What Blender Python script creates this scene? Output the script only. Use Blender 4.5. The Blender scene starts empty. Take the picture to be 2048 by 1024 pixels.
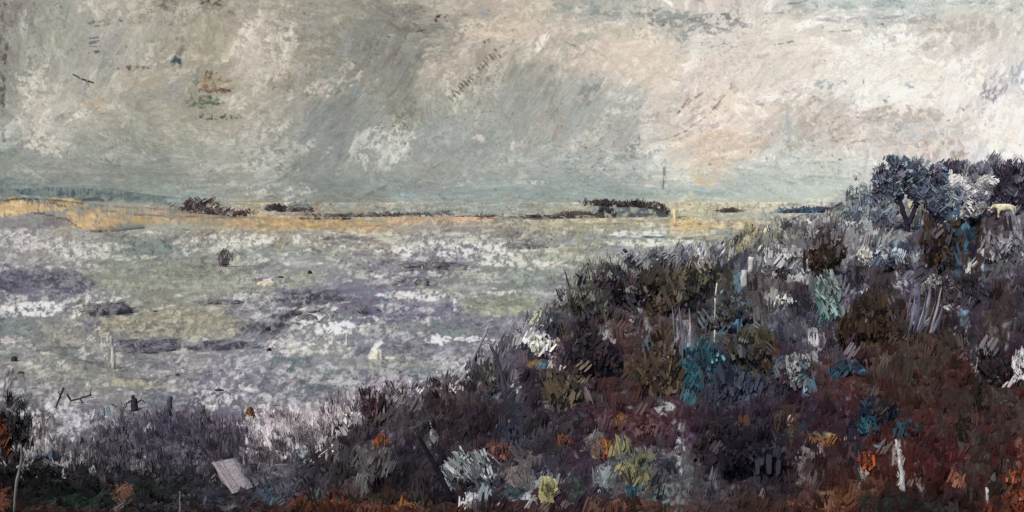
import bpy, math, random
import numpy as np
from mathutils import Vector

rng = np.random.default_rng(11)
random.seed(5)
scene = bpy.context.scene
COL = scene.collection

# ------------------------------------------------------------------ camera frame
F, H, HZ = 1991.0, 12.0, 402.0
PITCH = math.atan((512 - HZ) / F)
CP, SP = math.cos(PITCH), math.sin(PITCH)

def ray(px, py):
    px = np.asarray(px, float); py = np.asarray(py, float)
    x = (px - 1024) / F; y = (512 - py) / F
    return np.stack([x + 0 * y, CP + SP * y + 0 * x, -SP + CP * y + 0 * x], -1)

def at(px, py, Y):
    """point at ground distance Y seen in direction px,py"""
    d = ray(px, py); t = np.asarray(Y) / d[..., 1]
    p = d * t[..., None]; p[..., 2] += H
    return p

def gy(py):
    """distance of the flat ground seen at row py"""
    y = (512 - np.asarray(py, float)) / F
    return (CP + SP * y) * H / np.maximum(SP - CP * y, 1e-5)

def lin(c):
    c = np.asarray(c, float)
    return np.where(c <= .04045, c / 12.92, ((np.maximum(c, 0) + .055) / 1.055) ** 2.4)

def hx(s):
    s = s.lstrip('#')
    return np.array([int(s[i:i + 2], 16) / 255 for i in (0, 2, 4)])

# ------------------------------------------------------------------ noise
def vnoise(h, w, cell, r, cy=None):
    cy = cy or cell
    gh, gw = int(h / cy) + 3, int(w / cell) + 3
    g = r.random((gh, gw)).astype(np.float32)
    y = np.arange(h) / cy; x = np.arange(w) / cell
    y0 = y.astype(int); x0 = x.astype(int)
    fy = (y - y0)[:, None]; fx = (x - x0)[None]
    fy = fy * fy * (3 - 2 * fy); fx = fx * fx * (3 - 2 * fx)
    a = g[y0][:, x0]; b = g[y0][:, x0 + 1]; c = g[y0 + 1][:, x0]; d = g[y0 + 1][:, x0 + 1]
    return (a * (1 - fx) + b * fx) * (1 - fy) + (c * (1 - fx) + d * fx) * fy

def fbm(h, w, cell, r, octs=4, cy=None):
    s = np.zeros((h, w), np.float32); a = 1; t = 0
    cy = cy or cell
    for i in range(octs):
        s += a * vnoise(h, w, max(cell, 1.01), r, max(cy, 1.01)); t += a; a *= .6; cell /= 2; cy /= 2
    s /= t
    return (s - s.mean()) / s.std()

# ------------------------------------------------------------------ colour of the place, coarse table
X0, Y0, CW, CH = -400, -300, 2850, 1480          # extent of the painted surfaces
T = """
8a8478 a5a193 b3ab9b 8f897c a89f90 a39c8e 8c887b aba294 b8ac9c a5a298 b5b2a8 bdb0a5 b9b3ab aeb3ae a9b0ab b0b2ab a9a8a0
8c867b a09d90 b0a898 a59d8b bdb3a2 8f8a7d 86837a 9a958a c4b5a3 aaa596 c6bbab b3b2a9 c9beb0 c8bfb3 b5aea6 c2b9ad bdb6ab
8f8a80 a7a396 b0a99c a39a8a b7ad9c 918d80 8f8c80 b0a698 9f9b90 c3b5a6 cdbfae cdbfb0 c9beb3 d0c6b9 cfc6b9 bfb7ae c3bfba
8f8c82 bdb5a4 a59d8f 9c9484 b5ad9b 8e8c82 89867b aaa79a 9b9a90 a9a69c a8a8a2 d0c0b0 c9bcb0 b8b9b2 e0d8ca d8cfc4 b5b0b0
8f8f86 b5b0a2 9a9789 a39e8e a9a496 8f9089 a5a297 95968f 989a93 a09c92 b0aca3 cbbcae c6b8ab bfb5aa c5b8ac cdc3b9 e8dfd2
8d8f87 9b9b90 8b8e86 a09e92 a19f94 888b84 a2a29a 969891 9c9f99 9a9d98 a8aca6 d0bfac b8bab2 b5bab4 bdb5ab b5b3b0 c8c3bd
7f857f 7a8480 82887f 8d9088 9a9c93 878b84 929791 90968f 949a94 9aa39e a5a8a0 adb5ad b3b8ad b8bcae 9da0a8 8f8e98 7d7886
8f8c8a 9a9484 a2a091 a09b88 b09a70 a89a80 b5a585 a09a8a a09a84 a8a288 aaa896 c9b88a 9a9a8c 8a8a90 6d6c78 625f68 5a5662
8f8b88 9c9a90 8c9488 949688 8f9488 95978a 8c8b88 85838a 8f9088 9a9c90 8c8f8e 858890 6f7078 807880 4f4850 4a4550 555058
6f6b78 807d86 898b7c 8f917f 8a8c82 85848a 75737f 8f9188 8a9080 808088 5a5560 5a5450 50484a 606068 454050 3f3540 4a4550
7f8280 8c8c84 938f7c 94907a 87868a 8c8c88 7c7a84 7f7d88 8a8a88 4a4550 504650 5a5048 4a4c58 5a5a68 48382f 453a40 3a3440
908f86 8c8c7c 7f7d80 8c8a85 858587 9a9a98 84878a 858588 656370 403a45 50453f 3f4f5c 3f4550 56565c 3a2a26 40322f 3a3440
757478 8a8a80 85847c 85828a 85858a 707578 757078 5a4f58 45404a 3a3038 554a42 354a58 3f3a48 3f302c 4a3028 40302c 352828
403c3f 84808a 6a6878 605a68 807a82 a099a0 605868 352832 302c3c 382f38 35282c 3a303c 2a2633 30262e 352c30 4a3833 3c2824
1c1518 6a6a72 3c3844 3a3542 4a4450 655f68 302630 3a3038 35303a 3a3238 504a50 505058 2c2630 352a2c 3f2a26 40292a 402624
120e10 181618 1c1a20 22202a 504c58 403c48 2a242c 2a222c 40404c 3a3c48 4f5054 505a60 303038 382a26 3c2a26 35221f 502a20
301810 1a1412 1a1a1e 1c1a1c 26202a 3a201a 4a2418 40201a 2a1a1c 302430 3a2822 3c3438 352824 3a2018 282020 201a1c 6a3020
"""
TAB = np.array([[hx(c) for c in row.split()] for row in T.strip().split('\n')])
_x = np.arange(17) / 16
TAB[:7] *= (1 + .085 * np.clip((_x - .4) * 3, 0, 1))[None, :, None]
TAB[:7] += (np.array([-.012, .0, .012]) * np.clip(1 - _x * 1.8, 0, 1)[:, None])[None]
TAB[:6, 9:] *= np.array([1.0, 1.01, 1.025]); TAB[:6, 11:] *= 1.06; TAB[7:13, :9] *= np.array([1.0, .995, 1.04])
_m = TAB[8:].mean(2, keepdims=True); _k = np.clip((np.arange(17) - 7.5) / 2, 0, 1)[None, :, None] * .75
TAB[8:] = _m + (TAB[8:] - _m) * (1 + _k * .5)
TAB[11:16, 9:] = TAB[11:16, 9:] * np.array([1.06, .9, .94]) - .014

def field(px, py, rmin=0, rmax=16):
    x = np.abs(np.asarray(px, float) / 128); x = np.clip(np.where(x > 16, 32 - x, x), 0, 15.999)
    y = np.clip(np.asarray(py, float) / 64, rmin, rmax - 1e-3)
    y = np.minimum(y, 15.999)
    xi = x.astype(int); yi = y.astype(int); fx = (x - xi)[..., None]; fy = (y - yi)[..., None]
    y1 = np.minimum(yi + 1, 16)
    return (TAB[yi, xi] * (1 - fx) + TAB[yi, xi + 1] * fx) * (1 - fy) + (TAB[y1, xi] * (1 - fx) + TAB[y1, xi + 1] * fx) * fy

GRAIN = fbm(CH, CW, 9, rng, 4)                    # tooth that the dry colour catches on
GRAIN2 = fbm(CH, CW, 2.6, rng, 2)

class Sheet:
    """colours of one surface, laid down stroke over stroke"""
    def __init__(s, rmin, rmax):
        yy, xx = np.mgrid[0:CH, 0:CW].astype(np.float32)
        s.wx = fbm(CH, CW, 90, rng, 3) * 22; s.wy = fbm(CH, CW, 90, rng, 3) * 14
        s.C = field(xx + X0 + s.wx, np.clip(yy + Y0 + s.wy, rmin * 64, rmax * 64), rmin, rmax).astype(np.float32)
        s.F = s.C.copy(); s.sat = 1.; s.rmin, s.rmax = rmin, rmax
    def stroke(s, x, y, L, W, ang, col, op=.8, dry=0., curve=0.):
        x -= X0; y -= Y0
        a = math.radians(ang); ca, sa = math.cos(a), -math.sin(a)
        hx_, hy_ = (abs(ca) * L + abs(sa) * W) / 2 + abs(curve) * W + 2, (abs(sa) * L + abs(ca) * W) / 2 + abs(curve) * W + 2
        xa, xb, ya, yb = int(max(0, x - hx_)), int(min(CW, x + hx_ + 1)), int(max(0, y - hy_)), int(min(CH, y + hy_ + 1))
        if xa >= xb or ya >= yb: return
        dx = (np.arange(xa, xb) - x)[None]; dy = (np.arange(ya, yb) - y)[:, None]
        u = (dx * ca + dy * sa) / (L / 2); v = (-dx * sa + dy * ca) / (W / 2) + curve * (u * u - .5)
        nb = max(3, int(W / 2.8))
        idx = np.clip(((v + 1) * nb / 2).astype(int), 0, nb - 1)
        st = -1 + rng.random(nb) ** 2 * .4; en = 1 - rng.random(nb) ** 2 * .6
        bo = .72 + .28 * rng.random(nb)
        m = np.clip((u - st[idx]) * 6, 0, 1) * np.clip((en[idx] - u) * 5, 0, 1) * bo[idx] * np.clip((1 - np.abs(v)) * W / 2.5, 0, 1)
        g = GRAIN[ya:yb, xa:xb] + .5 * GRAIN2[ya:yb, xa:xb]
        m = np.minimum(m * np.clip((g - dry * 1.7 - .5 * u * (dry > 0) + 1.1) * 2.2, 0, 1) * op * 1.15, 1)
        c = np.asarray(col)[None, None] + ((rng.random(nb) - .5) * .085)[idx][..., None]
        P = s.C[ya:yb, xa:xb]
        P += (c - P) * m[..., None].astype(np.float32)
    def scum(s, x, y, rx, ry, ang, col, n=12, L=26, W=7, op=.7, dry=.4, spread=14, jit=.05):
        if isinstance(col, str): col = hx(col)
        col = col.mean() + (col - col.mean()) * s.sat
        n = int(n * 1.3)
        for _ in range(n):
            r_, t = math.sqrt(rng.random()), rng.random() * 6.283
            c = col + (rng.random() - .5) * jit * 2 + (rng.random(3) - .5) * jit * .5
            s.stroke(x + rx * r_ * math.cos(t), y + ry * r_ * math.sin(t), L * (.6 + .8 * rng.random()), W * (.6 + .8 * rng.random()),
                     ang + rng.normal() * spread, c, op * (.6 + .4 * rng.random()), dry + rng.normal() * .15, rng.normal() * .15)
    def line(s, pts, col, W=2.5, op=.8, dry=.1, wob=1.2):
        if isinstance(col, str): col = hx(col)
        for (xa, ya), (xb, yb) in zip(pts[:-1], pts[1:]):
            d = math.hypot(xb - xa, yb - ya); k = max(1, int(d / 14))
            for i in range(k):
                t = (i + .5) / k
                s.stroke(xa + (xb - xa) * t + rng.normal() * wob * .5, ya + (yb - ya) * t + rng.normal() * wob, d / k * 1.5, W * (.6 + .8 * rng.random()) + 1,
                         -math.degrees(math.atan2(yb - ya, xb - xa)) + rng.normal() * 4, col, op * (.6 + .4 * rng.random()), dry)
    def auto(s, n, box, L, W, ang, spread, amp, op, dry, hue=.012, bias=None):
        x0, y0, x1, y1 = box
        for _ in range(n):
            x, y = x0 + (x1 - x0) * rng.random(), y0 + (y1 - y0) * rng.random()
            a = (ang(x, y) if callable(ang) else ang) + rng.normal() * spread
            cx, cy = x + rng.normal() * 26, y + rng.normal() * 9
            c = field(cx, np.clip(cy, s.rmin * 64, s.rmax * 64), s.rmin, s.rmax)
            v = rng.normal() * amp
            c = c * (1 + v) + (rng.random(3) - .5) * hue * 2
            if bias is not None and rng.random() < bias[0]:
                k = bias[1][rng.integers(len(bias[1]))]; c = c * (1 - bias[2]) + hx(k) * bias[2]
            k = .5 + rng.random()
            s.stroke(x, y, L * k, W * (.5 + rng.random()), a, c, op * (.5 + .5 * rng.random()), dry + rng.normal() * .2, rng.normal() * .25)
    def finish(s, specks, amp=.016, con=1.5, chroma=.9, lift=0., cream='d2c9bb', cs=.5, dk=.0):
        d = s.C - s.F; l = d.mean(2, keepdims=True)
        s.C = s.F * (1 + lift) + l * con + (d - l) * chroma
        # dry light colour dragged over the tooth, only in broken patches
        m = np.clip(fbm(CH, CW, 110, rng, 4, 60) * .45 + .35, 0, 1)
        g1 = fbm(CH, CW, 16, rng, 4, 7) * .8 + .6 * fbm(CH, CW, 2.6, rng, 1, 2.2)
        k = np.clip((g1 - .35) * 1.5, 0, 1) * m * cs
        t = s.C * .35 + hx(cream) * (.65 * (.55 + .45 * np.clip(s.F.mean(2, keepdims=True) * 2, 0, 1)))
        s.C += np.maximum(t - s.C, -.02) * k[..., None]
        m = np.clip(fbm(CH, CW, 90, rng, 4, 40) * .45 + .35, 0, 1)
        g1 = fbm(CH, CW, 12, rng, 4, 6) * .8 + .6 * fbm(CH, CW, 2.6, rng, 1, 2.2)
        k = np.clip((g1 - .4) * 1.5, 0, 1) * m * dk
        s.C *= 1 - k[..., None] * np.array([.5, .5, .42])
        g = GRAIN2 * amp + GRAIN * amp * .8
        s.C *= (1 + g[..., None] * 1.6)
        if specks:
            m = np.clip(fbm(CH, CW, 80, rng, 4) * .5 + .4, 0, 1.3)
            g1 = .45 * fbm(CH, CW, 7, rng, 3, 5) + .9 * fbm(CH, CW, 2.2, rng, 1)
            k = np.clip((g1 - 1.3) * 1.6, 0, 1) * specks * m
            s.C *= (1 - k[..., None] * np.array([.3, .3, .28], np.float32))
        s.C = np.clip(s.C, .01, .97).astype(np.float32)
    def at(s, px, py):
        x = np.clip(np.asarray(px) - X0, 0, CW - 1.001); y = np.clip(np.asarray(py) - Y0, 0, CH - 1.001)
        xi = x.astype(int); yi = y.astype(int); fx = (x - xi)[..., None]; fy = (y - yi)[..., None]
        C = s.C; x1 = xi + 1; y1 = yi + 1
        return (C[yi, xi] * (1 - fx) + C[yi, x1] * fx) * (1 - fy) + (C[y1, xi] * (1 - fx) + C[y1, x1] * fx) * fy

#@@PAINT
# ================================================================== SKY colours
sky = Sheet(0, 6.4); sky.sat = .75
def sky_ang(x, y):
    if y > 325: return 2
    return 35 + 40 * math.sin(x * .006 + y * .011) + 25 * math.sin(y * .02 - x * .003)
sky.auto(1500, (-400, -300, 2450, 430), 120, 34, sky_ang, 22, .12, .7, .05)
sky.auto(500, (-100, -60, 2150, 350), 190, 30, sky_ang, 14, .05, .75, .2, .01, (1, ['dad2c4', '8a8c84', 'b5b0a4', '9c9d96', 'cfc6b8'], .38))
sky.auto(260, (900, -60, 2150, 320), 150, 30, sky_ang, 18, .05, .7, .25, .01, (1, ['efe8dc', 'd9cdbf', 'e4dccf', 'c0bdb6'], .5))
sky.auto(3500, (-60, -20, 2110, 430), 60, 17, sky_ang, 22, .10, .65, .2)
sky.auto(1600, (-30, -10, 2080, 430), 28, 8, sky_ang, 30, .09, .6, .35, .02)
sky.auto(500, (-30, 325, 2080, 430), 80, 7, 1, 4, .05, .55, .35, .015, (.3, ['9db0ae', 'a8b8b4', 'c0b8a6'], .5))
S = sky.scum
for a in [(1760, 140, 130, 40, 28, 'efe8dc', 46, 100, 24, .8, .15), (1500, 120, 130, 50, 22, 'dcd2c5', 40, 110, 24, .75, .15), (1280, 110, 80, 40, 35, 'd8c9b6', 26, 80, 22, .75, .2), (1930, 150, 70, 40, 50, 'ece4d8', 26, 70, 20, .8, .15),
          (2015, 255, 40, 50, 70, 'f3ebe0', 26, 70, 20, .9, .1), (1450, 300, 90, 30, 12, 'd6c2ad', 26, 90, 20, .7, .15), (1620, 250, 90, 40, 40, 'c9beb2', 30, 90, 22, .7, .15), (1850, 260, 90, 30, 6, 'c8c2ba', 26, 100, 20, .7, .15),
          (1100, 210, 110, 50, 55, '9fa29c', 34, 100, 24, .7, .1), (900, 280, 110, 40, 40, '989f99', 34, 90, 22, .7, .1), (680, 260, 80, 50, 45, '8a908b', 34, 100, 24, .75, .1), (760, 110, 90, 50, 65, '88887f', 34, 90, 24, .7, .1),
          (520, 100, 60, 50, 70, 'c6bcab', 26, 80, 20, .75, .2), (80, 220, 40, 80, 85, 'bdb5a5', 26, 80, 18, .7, .2), (190, 110, 60, 60, 60, 'a3a196', 24, 80, 22, .7, .1), (560, 290, 90, 30, 25, 'b3b0a4', 24, 80, 16, .7, .25),
          (770, 290, 60, 34, 60, 'bebcb2', 24, 60, 12, .8, .3), (150, 340, 170, 14, 1, '8c9089', 26, 120, 18, .75, .05), (700, 385, 160, 16, 2, '858d87', 30, 120, 18, .75, .05), (1100, 385, 200, 16, 2, '94a19c', 30, 130, 16, .75, .05),
          (1550, 375, 160, 20, 2, 'b3beb8', 30, 120, 16, .75, .1), (1000, 60, 80, 20, 15, 'c9b8a4', 24, 80, 14, .75, .2)]:
    S(*a)
for a in [(75, 220, 26, 75, 75, 'c3baa9', 26, 34, 9), (95, 290, 40, 18, 160, 'c2bba8', 14, 36, 9), (6, 120, 7, 160, 88, '6a6058', 26, 26, 6),
          (505, 70, 38, 26, 60, 'd0c4af', 26, 26, 9), (560, 110, 25, 50, 110, 'c5bba9', 22, 24, 7), (415, 62, 48, 34, 88, 'a39a83', 40, 34, 10),
          (250, 15, 60, 14, 5, 'bfb3a1', 18, 40, 9), (310, 108, 38, 22, 30, 'c0b7a6', 26, 16, 5), (268, 136, 34, 5, 8, '6f5c48', 16, 10, 4),
          (290, 163, 48, 16, 20, 'aa9c82', 20, 24, 9), (192, 202, 24, 9, 5, 'b5a384', 10, 22, 9), (165, 175, 14, 28, 80, '8b8d90', 16, 14, 5),
          (355, 122, 8, 11, 60, '46585f', 10, 12, 5), (345, 188, 22, 20, 45, '8d9494', 18, 16, 5), (428, 163, 34, 11, 10, '92764f', 18, 18, 6),
          (425, 181, 42, 5, 2, '7b5a49', 14, 24, 5), (408, 203, 40, 13, 10, '5f7058', 24, 18, 6), (385, 175, 9, 30, 60, '6d7a70', 12, 18, 5),
          (420, 148, 10, 8, 40, '76604c', 7, 12, 5), (440, 235, 52, 4, -8, '61553f', 14, 22, 4), (470, 205, 30, 20, 20, 'c3bcae', 16, 16, 5),
          (425, 6, 26, 6, 0, '695444', 14, 12, 4), (330, 6, 24, 6, 0, '7d7466', 10, 18, 5), (220, 45, 60, 5, 0, '74685c', 8, 9, 4),
          (530, 255, 60, 30, 35, 'b8b2a4', 26, 26, 8), (600, 200, 20, 60, 75, 'a19c90', 22, 34, 9), (640, 180, 26, 18, 40, 'c2b9aa', 16, 24, 7),
          (650, 255, 50, 35, 30, '868b85', 24, 50, 16), (750, 290, 36, 40, 60, 'b9b7ab', 26, 28, 6), (790, 240, 26, 8, 20, 'c4b795', 10, 16, 5),
          (700, 150, 24, 30, 50, 'b9ad9d', 16, 26, 9), (712, 185, 10, 14, 60, '7f8b8f', 10, 12, 6), (800, 40, 90, 24, 0, '828076', 30, 44, 12),
          (770, 110, 40, 40, 60, '87847a', 28, 34, 10), (800, 200, 40, 30, 40, '8b887c', 20, 32, 10), (883, 38, 12, 8, 10, '563b32', 14, 9, 4),
          (845, 62, 10, 3, 0, '5f4238', 5, 8, 3), (772, 72, 10, 3, 0, '6b4f44', 5, 8, 3), (880, 130, 40, 26, 10, 'bdae9d', 24, 30, 6),
          (865, 95, 40, 20, 20, 'aeb0a4', 12, 26, 6), (1010, 62, 50, 14, 14, 'cfbba1', 24, 44, 6), (960, 15, 60, 12, 0, 'bbaea0', 18, 34, 8),
          (973, 22, 16, 12, 0, '8e949a', 12, 12, 5), (1180, 60, 60, 28, 18, 'cfbea9', 34, 40, 9), (1210, 110, 60, 40, 40, 'd2c2ae', 40, 34, 10),
          (1130, 85, 30, 8, -30, '9a9c90', 8, 24, 4), (1270, 28, 110, 14, 0, '979c95', 34, 50, 9), (1400, 48, 90, 20, 0, '979a95', 30, 60, 12),
          (1165, 10, 60, 12, 0, '969b96', 18, 30, 8), (1290, 100, 60, 30, 10, 'dccbb8', 34, 44, 13), (1060, 180, 60, 50, 60, '9a9a91', 30, 50, 12),
          (1100, 220, 30, 50, 60, 'a29a90', 24, 50, 12), (1180, 160, 26, 10, 0, 'a5b5b2', 14, 16, 6), (1265, 195, 30, 24, 40, '9c9c9e', 26, 12, 4),
          (1275, 220, 14, 20, 70, '80808a', 10, 10, 3), (1270, 285, 14, 14, 60, '848c96', 14, 10, 4), (950, 300, 60, 30, 20, '979e98', 24, 44, 10),
          (958, 278, 12, 8, 20, 'c6bbae', 8, 12, 6), (1040, 320, 70, 20, 6, 'a5aca4', 24, 36, 8), (1320, 200, 34, 60, 60, 'd8c5b2', 32, 34, 8),
          (1335, 130, 40, 30, 50, 'e0cdb8', 20, 30, 10), (1370, 75, 22, 8, 5, 'a0a4a2', 8, 24, 8), (1440, 85, 26, 10, 5, '9ea3a2', 18, 20, 6),
          (1480, 100, 70, 30, 15, 'd4c7b8', 34, 44, 9), (1420, 180, 60, 50, 50, 'cabcae', 34, 50, 10), (1410, 245, 50, 30, 45, 'c2b7ae', 20, 40, 10),
          (1440, 290, 60, 30, 10, 'dac3a8', 36, 44, 10), (1370, 300, 30, 30, 20, 'd5c3ae', 18, 26, 8), (1548, 130, 70, 40, 35, 'd3c8bb', 30, 50, 8),
          (1620, 120, 60, 40, 45, 'dcd1c2', 34, 44, 8), (1700, 160, 70, 24, 45, 'e6dccd', 34, 36, 8), (1780, 110, 50, 24, -15, 'e9dfd0', 34, 40, 9),
          (1745, 185, 24, 24, 75, 'f2eadc', 26, 24, 8), (1850, 150, 50, 24, 10, 'e6ddcf', 26, 36, 9), (1925, 150, 36, 30, 60, 'f0e8dc', 30, 28, 8),
          (1820, 170, 14, 8, 0, 'b4bcc0', 8, 12, 5), (1665, 168, 34, 10, 10, 'a9b5b5', 20, 24, 6), (1770, 198, 12, 8, 0, 'aab8c0', 8, 10, 5),
          (1620, 200, 60, 26, 35, 'c0b4a7', 34, 40, 7), (1530, 205, 20, 8, 30, 'a6a8a4', 12, 18, 4), (1630, 260, 50, 30, 60, 'c3b4a6', 34, 34, 7),
          (1580, 250, 16, 30, 80, 'b3b9b4', 14, 30, 8), (1800, 230, 90, 18, 5, 'c3b7ac', 34, 50, 11), (1700, 275, 40, 12, 5, 'b99f88', 12, 24, 6),
          (1850, 260, 70, 14, 10, 'c3c6c4', 28, 50, 8), (1880, 300, 50, 26, 85, 'bfaa9e', 26, 34, 8), (1985, 170, 30, 28, 60, 'aaa3a5', 30, 18, 6),
          (1978, 190, 16, 16, 70, '8f8894', 14, 12, 4), (2030, 250, 30, 50, 75, 'f3eadc', 40, 30, 9), (2000, 275, 34, 16, 30, 'efe4d3', 24, 26, 9),
          (1960, 220, 22, 30, 60, 'c9c8c8', 18, 24, 7), (2035, 150, 14, 26, 80, 'aab3ba', 12, 20, 6), (1940, 60, 60, 30, 70, 'bbb4aa', 28, 44, 11),
          (1860, 50, 50, 14, -8, 'bcae9f', 22, 44, 5), (1860, 58, 60, 8, -12, 'd5cabb', 8, 60, 3), (1740, 40, 90, 10, 2, 'aeaca8', 26, 44, 7),
          (1700, 8, 150, 8, 0, 'a8b4ae', 26, 50, 6), (1600, 25, 60, 8, 8, 'c4bbb0', 16, 40, 6), (1950, 6, 60, 5, 0, '9fb1ab', 14, 34, 5),
          (1560, 355, 120, 22, 2, 'b0bab2', 40, 70, 8), (1600, 330, 80, 14, 2, 'bcbdb4', 30, 60, 7), (1680, 315, 50, 6, 2, 'd2cec2', 12, 40, 5),
          (1425, 358, 44, 10, 2, 'd9bd96', 26, 30, 8), (1400, 385, 90, 12, 1, '9fb0ac', 30, 60, 7), (1500, 398, 120, 6, 1, 'b8bca8', 26, 60, 6),
          (1150, 360, 120, 18, 2, '98a39c', 34, 60, 8), (1000, 390, 120, 14, 1, '8fa09c', 34, 60, 7), (820, 400, 70, 14, 2, '92a8a6', 22, 40, 6),
          (700, 395, 70, 18, 2, '838a83', 26, 60, 12), (620, 330, 50, 30, 30, '8a8e87', 24, 50, 14), (560, 385, 60, 20, 15, 'b3b3a8', 30, 34, 7),
          (370, 392, 80, 14, 2, '8b9f9b', 26, 34, 6), (160, 352, 150, 20, 0, '8b8e85', 34, 70, 10), (60, 345, 60, 4, 0, 'a5a598', 8, 60, 4),
          (1060, 365, 40, 5, 0, 'c0bcae', 12, 26, 5), (935, 360, 30, 12, 0, 'aab8ae', 16, 16, 4), (1510, 325, 40, 8, 10, 'b8c6c2', 12, 30, 7),
          (1230, 260, 50, 40, 45, 'a9a69f', 24, 44, 10), (1230, 340, 60, 16, 5, 'b4b4a9', 20, 40, 8), (480, 330, 90, 16, 8, 'b9b5a6', 26, 40, 7)]:
    S(*a)
    if a[0] < 500 and a[1] < 300 or a[2] < 20: S(*a)
for y in (44, 52, 74, 84, 91, 104): sky.line([(180, y + 2), (199, y)], '55585f' if y > 60 else '6f635c', 5, .8, .2)
L = sky.line
L([(147, 150), (158, 156), (186, 166)], '44372f', 5, .95, 0, .5); L([(1350, 275), (1372, 262), (1420, 225), (1450, 190), (1466, 165)], '7b7166', 3, .8, .1)
L([(1350, 230), (1402, 186)], '8f7f72', 4, .7, .2); L([(1365, 218), (1380, 196)], '7f6a60', 5, .6, .3); L([(1345, 280), (1375, 272)], '9d8f84', 3)
L([(1327, 335), (1328, 360), (1326, 384)], '5f6a69', 5, .8, .4); L([(1532, 30), (1610, 20)], '85837b', 3, .7); L([(1575, 8), (1620, 3)], '6b6862', 2.5, .7)
L([(1550, 88), (1592, 81)], '6e6a63', 2.5, .8); L([(1660, 62), (1700, 61)], '7a756d', 2.5, .7); L([(1765, 45), (1766, 52)], '5b5048', 4, .9)
L([(1726, 160), (1730, 176)], '57504c', 3, .8); L([(960, 330), (1060, 322)], 'b9b2a6', 2, .5); L([(1300, 285), (1340, 276)], '8f8378', 2.5, .7)
L([(1535, 320), (1528, 302), (1538, 290)], '7f7c74', 4, .6, .4); L([(1130, 83), (1160, 97)], '7a7c72', 4, .7, .3); L([(968, 83), (980, 79)], '6e6c62', 6, .8)
L([(1240, 66), (1234, 76)], '75685c', 3, .7); L([(1180, 95), (1220, 120)], '98897a', 4, .5, .4); L([(530, 200), (556, 190)], '7e7c74', 3, .6)
L([(695, 300), (720, 262), (740, 240)], '8f9290', 5, .5, .4); L([(700, 330), (722, 285)], '7d817f', 3, .6, .3); L([(748, 258), (790, 252)], '6d7070', 4, .6, .4)
L([(560, 350), (640, 290)], '7f837c', 8, .4, .2); L([(90, 330), (150, 329)], '7a7c75', 3, .5); L([(0, 340), (250, 345)], 'a7a79b', 3, .4)
L([(1050, 365), (1130, 335)], 'b0aea4', 3, .4); L([(1115, 300), (1160, 255), (1180, 225)], 'bdb9ad', 2.5, .45); L([(262, 270), (280, 250)], '7f807a', 4, .5)
for i in range(17):                               # the scribbled diagonal of dry brown loops
    t = i / 16; x, y = 903 + 92 * t, 196 - 88 * t
    if i in (9,): continue
    L([(x - 5, y - 6 + rng.normal() * 2), (x + 6, y + 6 + rng.normal() * 2)], '6a5e55', 4.5, .9, .1)
    if i % 2: L([(x - 4, y + 4), (x + 4, y - 6)], '786c62', 4, .8, .15)
for x, y in ((1006, 92), (1010, 106), (1026, 86), (1036, 90)): L([(x - 5, y + 2), (x + 5, y - 2)], '86858a', 5, .7, .2)
for _ in range(260):                              # loose dark flecks
    x, y = rng.random() * 2048, rng.random() * 380
    sky.stroke(x, y, 3 + 7 * rng.random(), 2 + 2.5 * rng.random(), rng.random() * 180, hx(['6a6058', '5c5a55', '76655a', '6f7a7c'][rng.integers(4)]) , .6 * rng.random() + .15, .1)
sky.finish(.7, .013, 1.25, 1.0, .035, 'ded5c6', .24, .1)

# ================================================================== MARSH colours
mar = Sheet(6.7, 15); mar.sat = .72
mar.auto(1200, (-400, 400, 2450, 1150), 110, 20, 0, 6, .09, .6, .2)
mar.auto(4200, (-60, 400, 1700, 1000), 46, 9, 0, 9, .13, .65, .35, .02, (.25, ['77757f', '959a86', 'aaa790', 'bdb9ae'], .5))
mar.auto(7000, (-30, 400, 1600, 960), 18, 4.5, 0, 22, .16, .6, .45, .03, (.3, ['6b6975', 'a3a28a', 'c6c1b6', '80908c'], .5))
mar.auto(420, (-60, 460, 1300, 930), 90, 13, 2, 9, .05, .75, .3, .01, (1, ['d3cec6', '5f5b6b', '696677', 'c3beb8', '8a8a92'], .6))
mar.auto(900, (-60, 455, 1300, 930), 44, 8, 3, 14, .05, .75, .35, .01, (1, ['d6d2ca', '55515f', '6b6878', 'b9b6b4'], .6))
mar.auto(2600, (-60, 462, 1400, 940), 26, 7, 8, 24, .05, .85, .4, .01, (1, ['dad5cc', 'cbc6ba', 'a9ac9a', '7c8a88', '6b6878', '55515f', '9c9a8a', 'b3afc0', 'c5c0c4'], .58))
mar.auto(2200, (-10, 455, 1200, 900), 16, 2.4, 90, 6, .14, .4, .3, .02)
S = mar.scum
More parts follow.
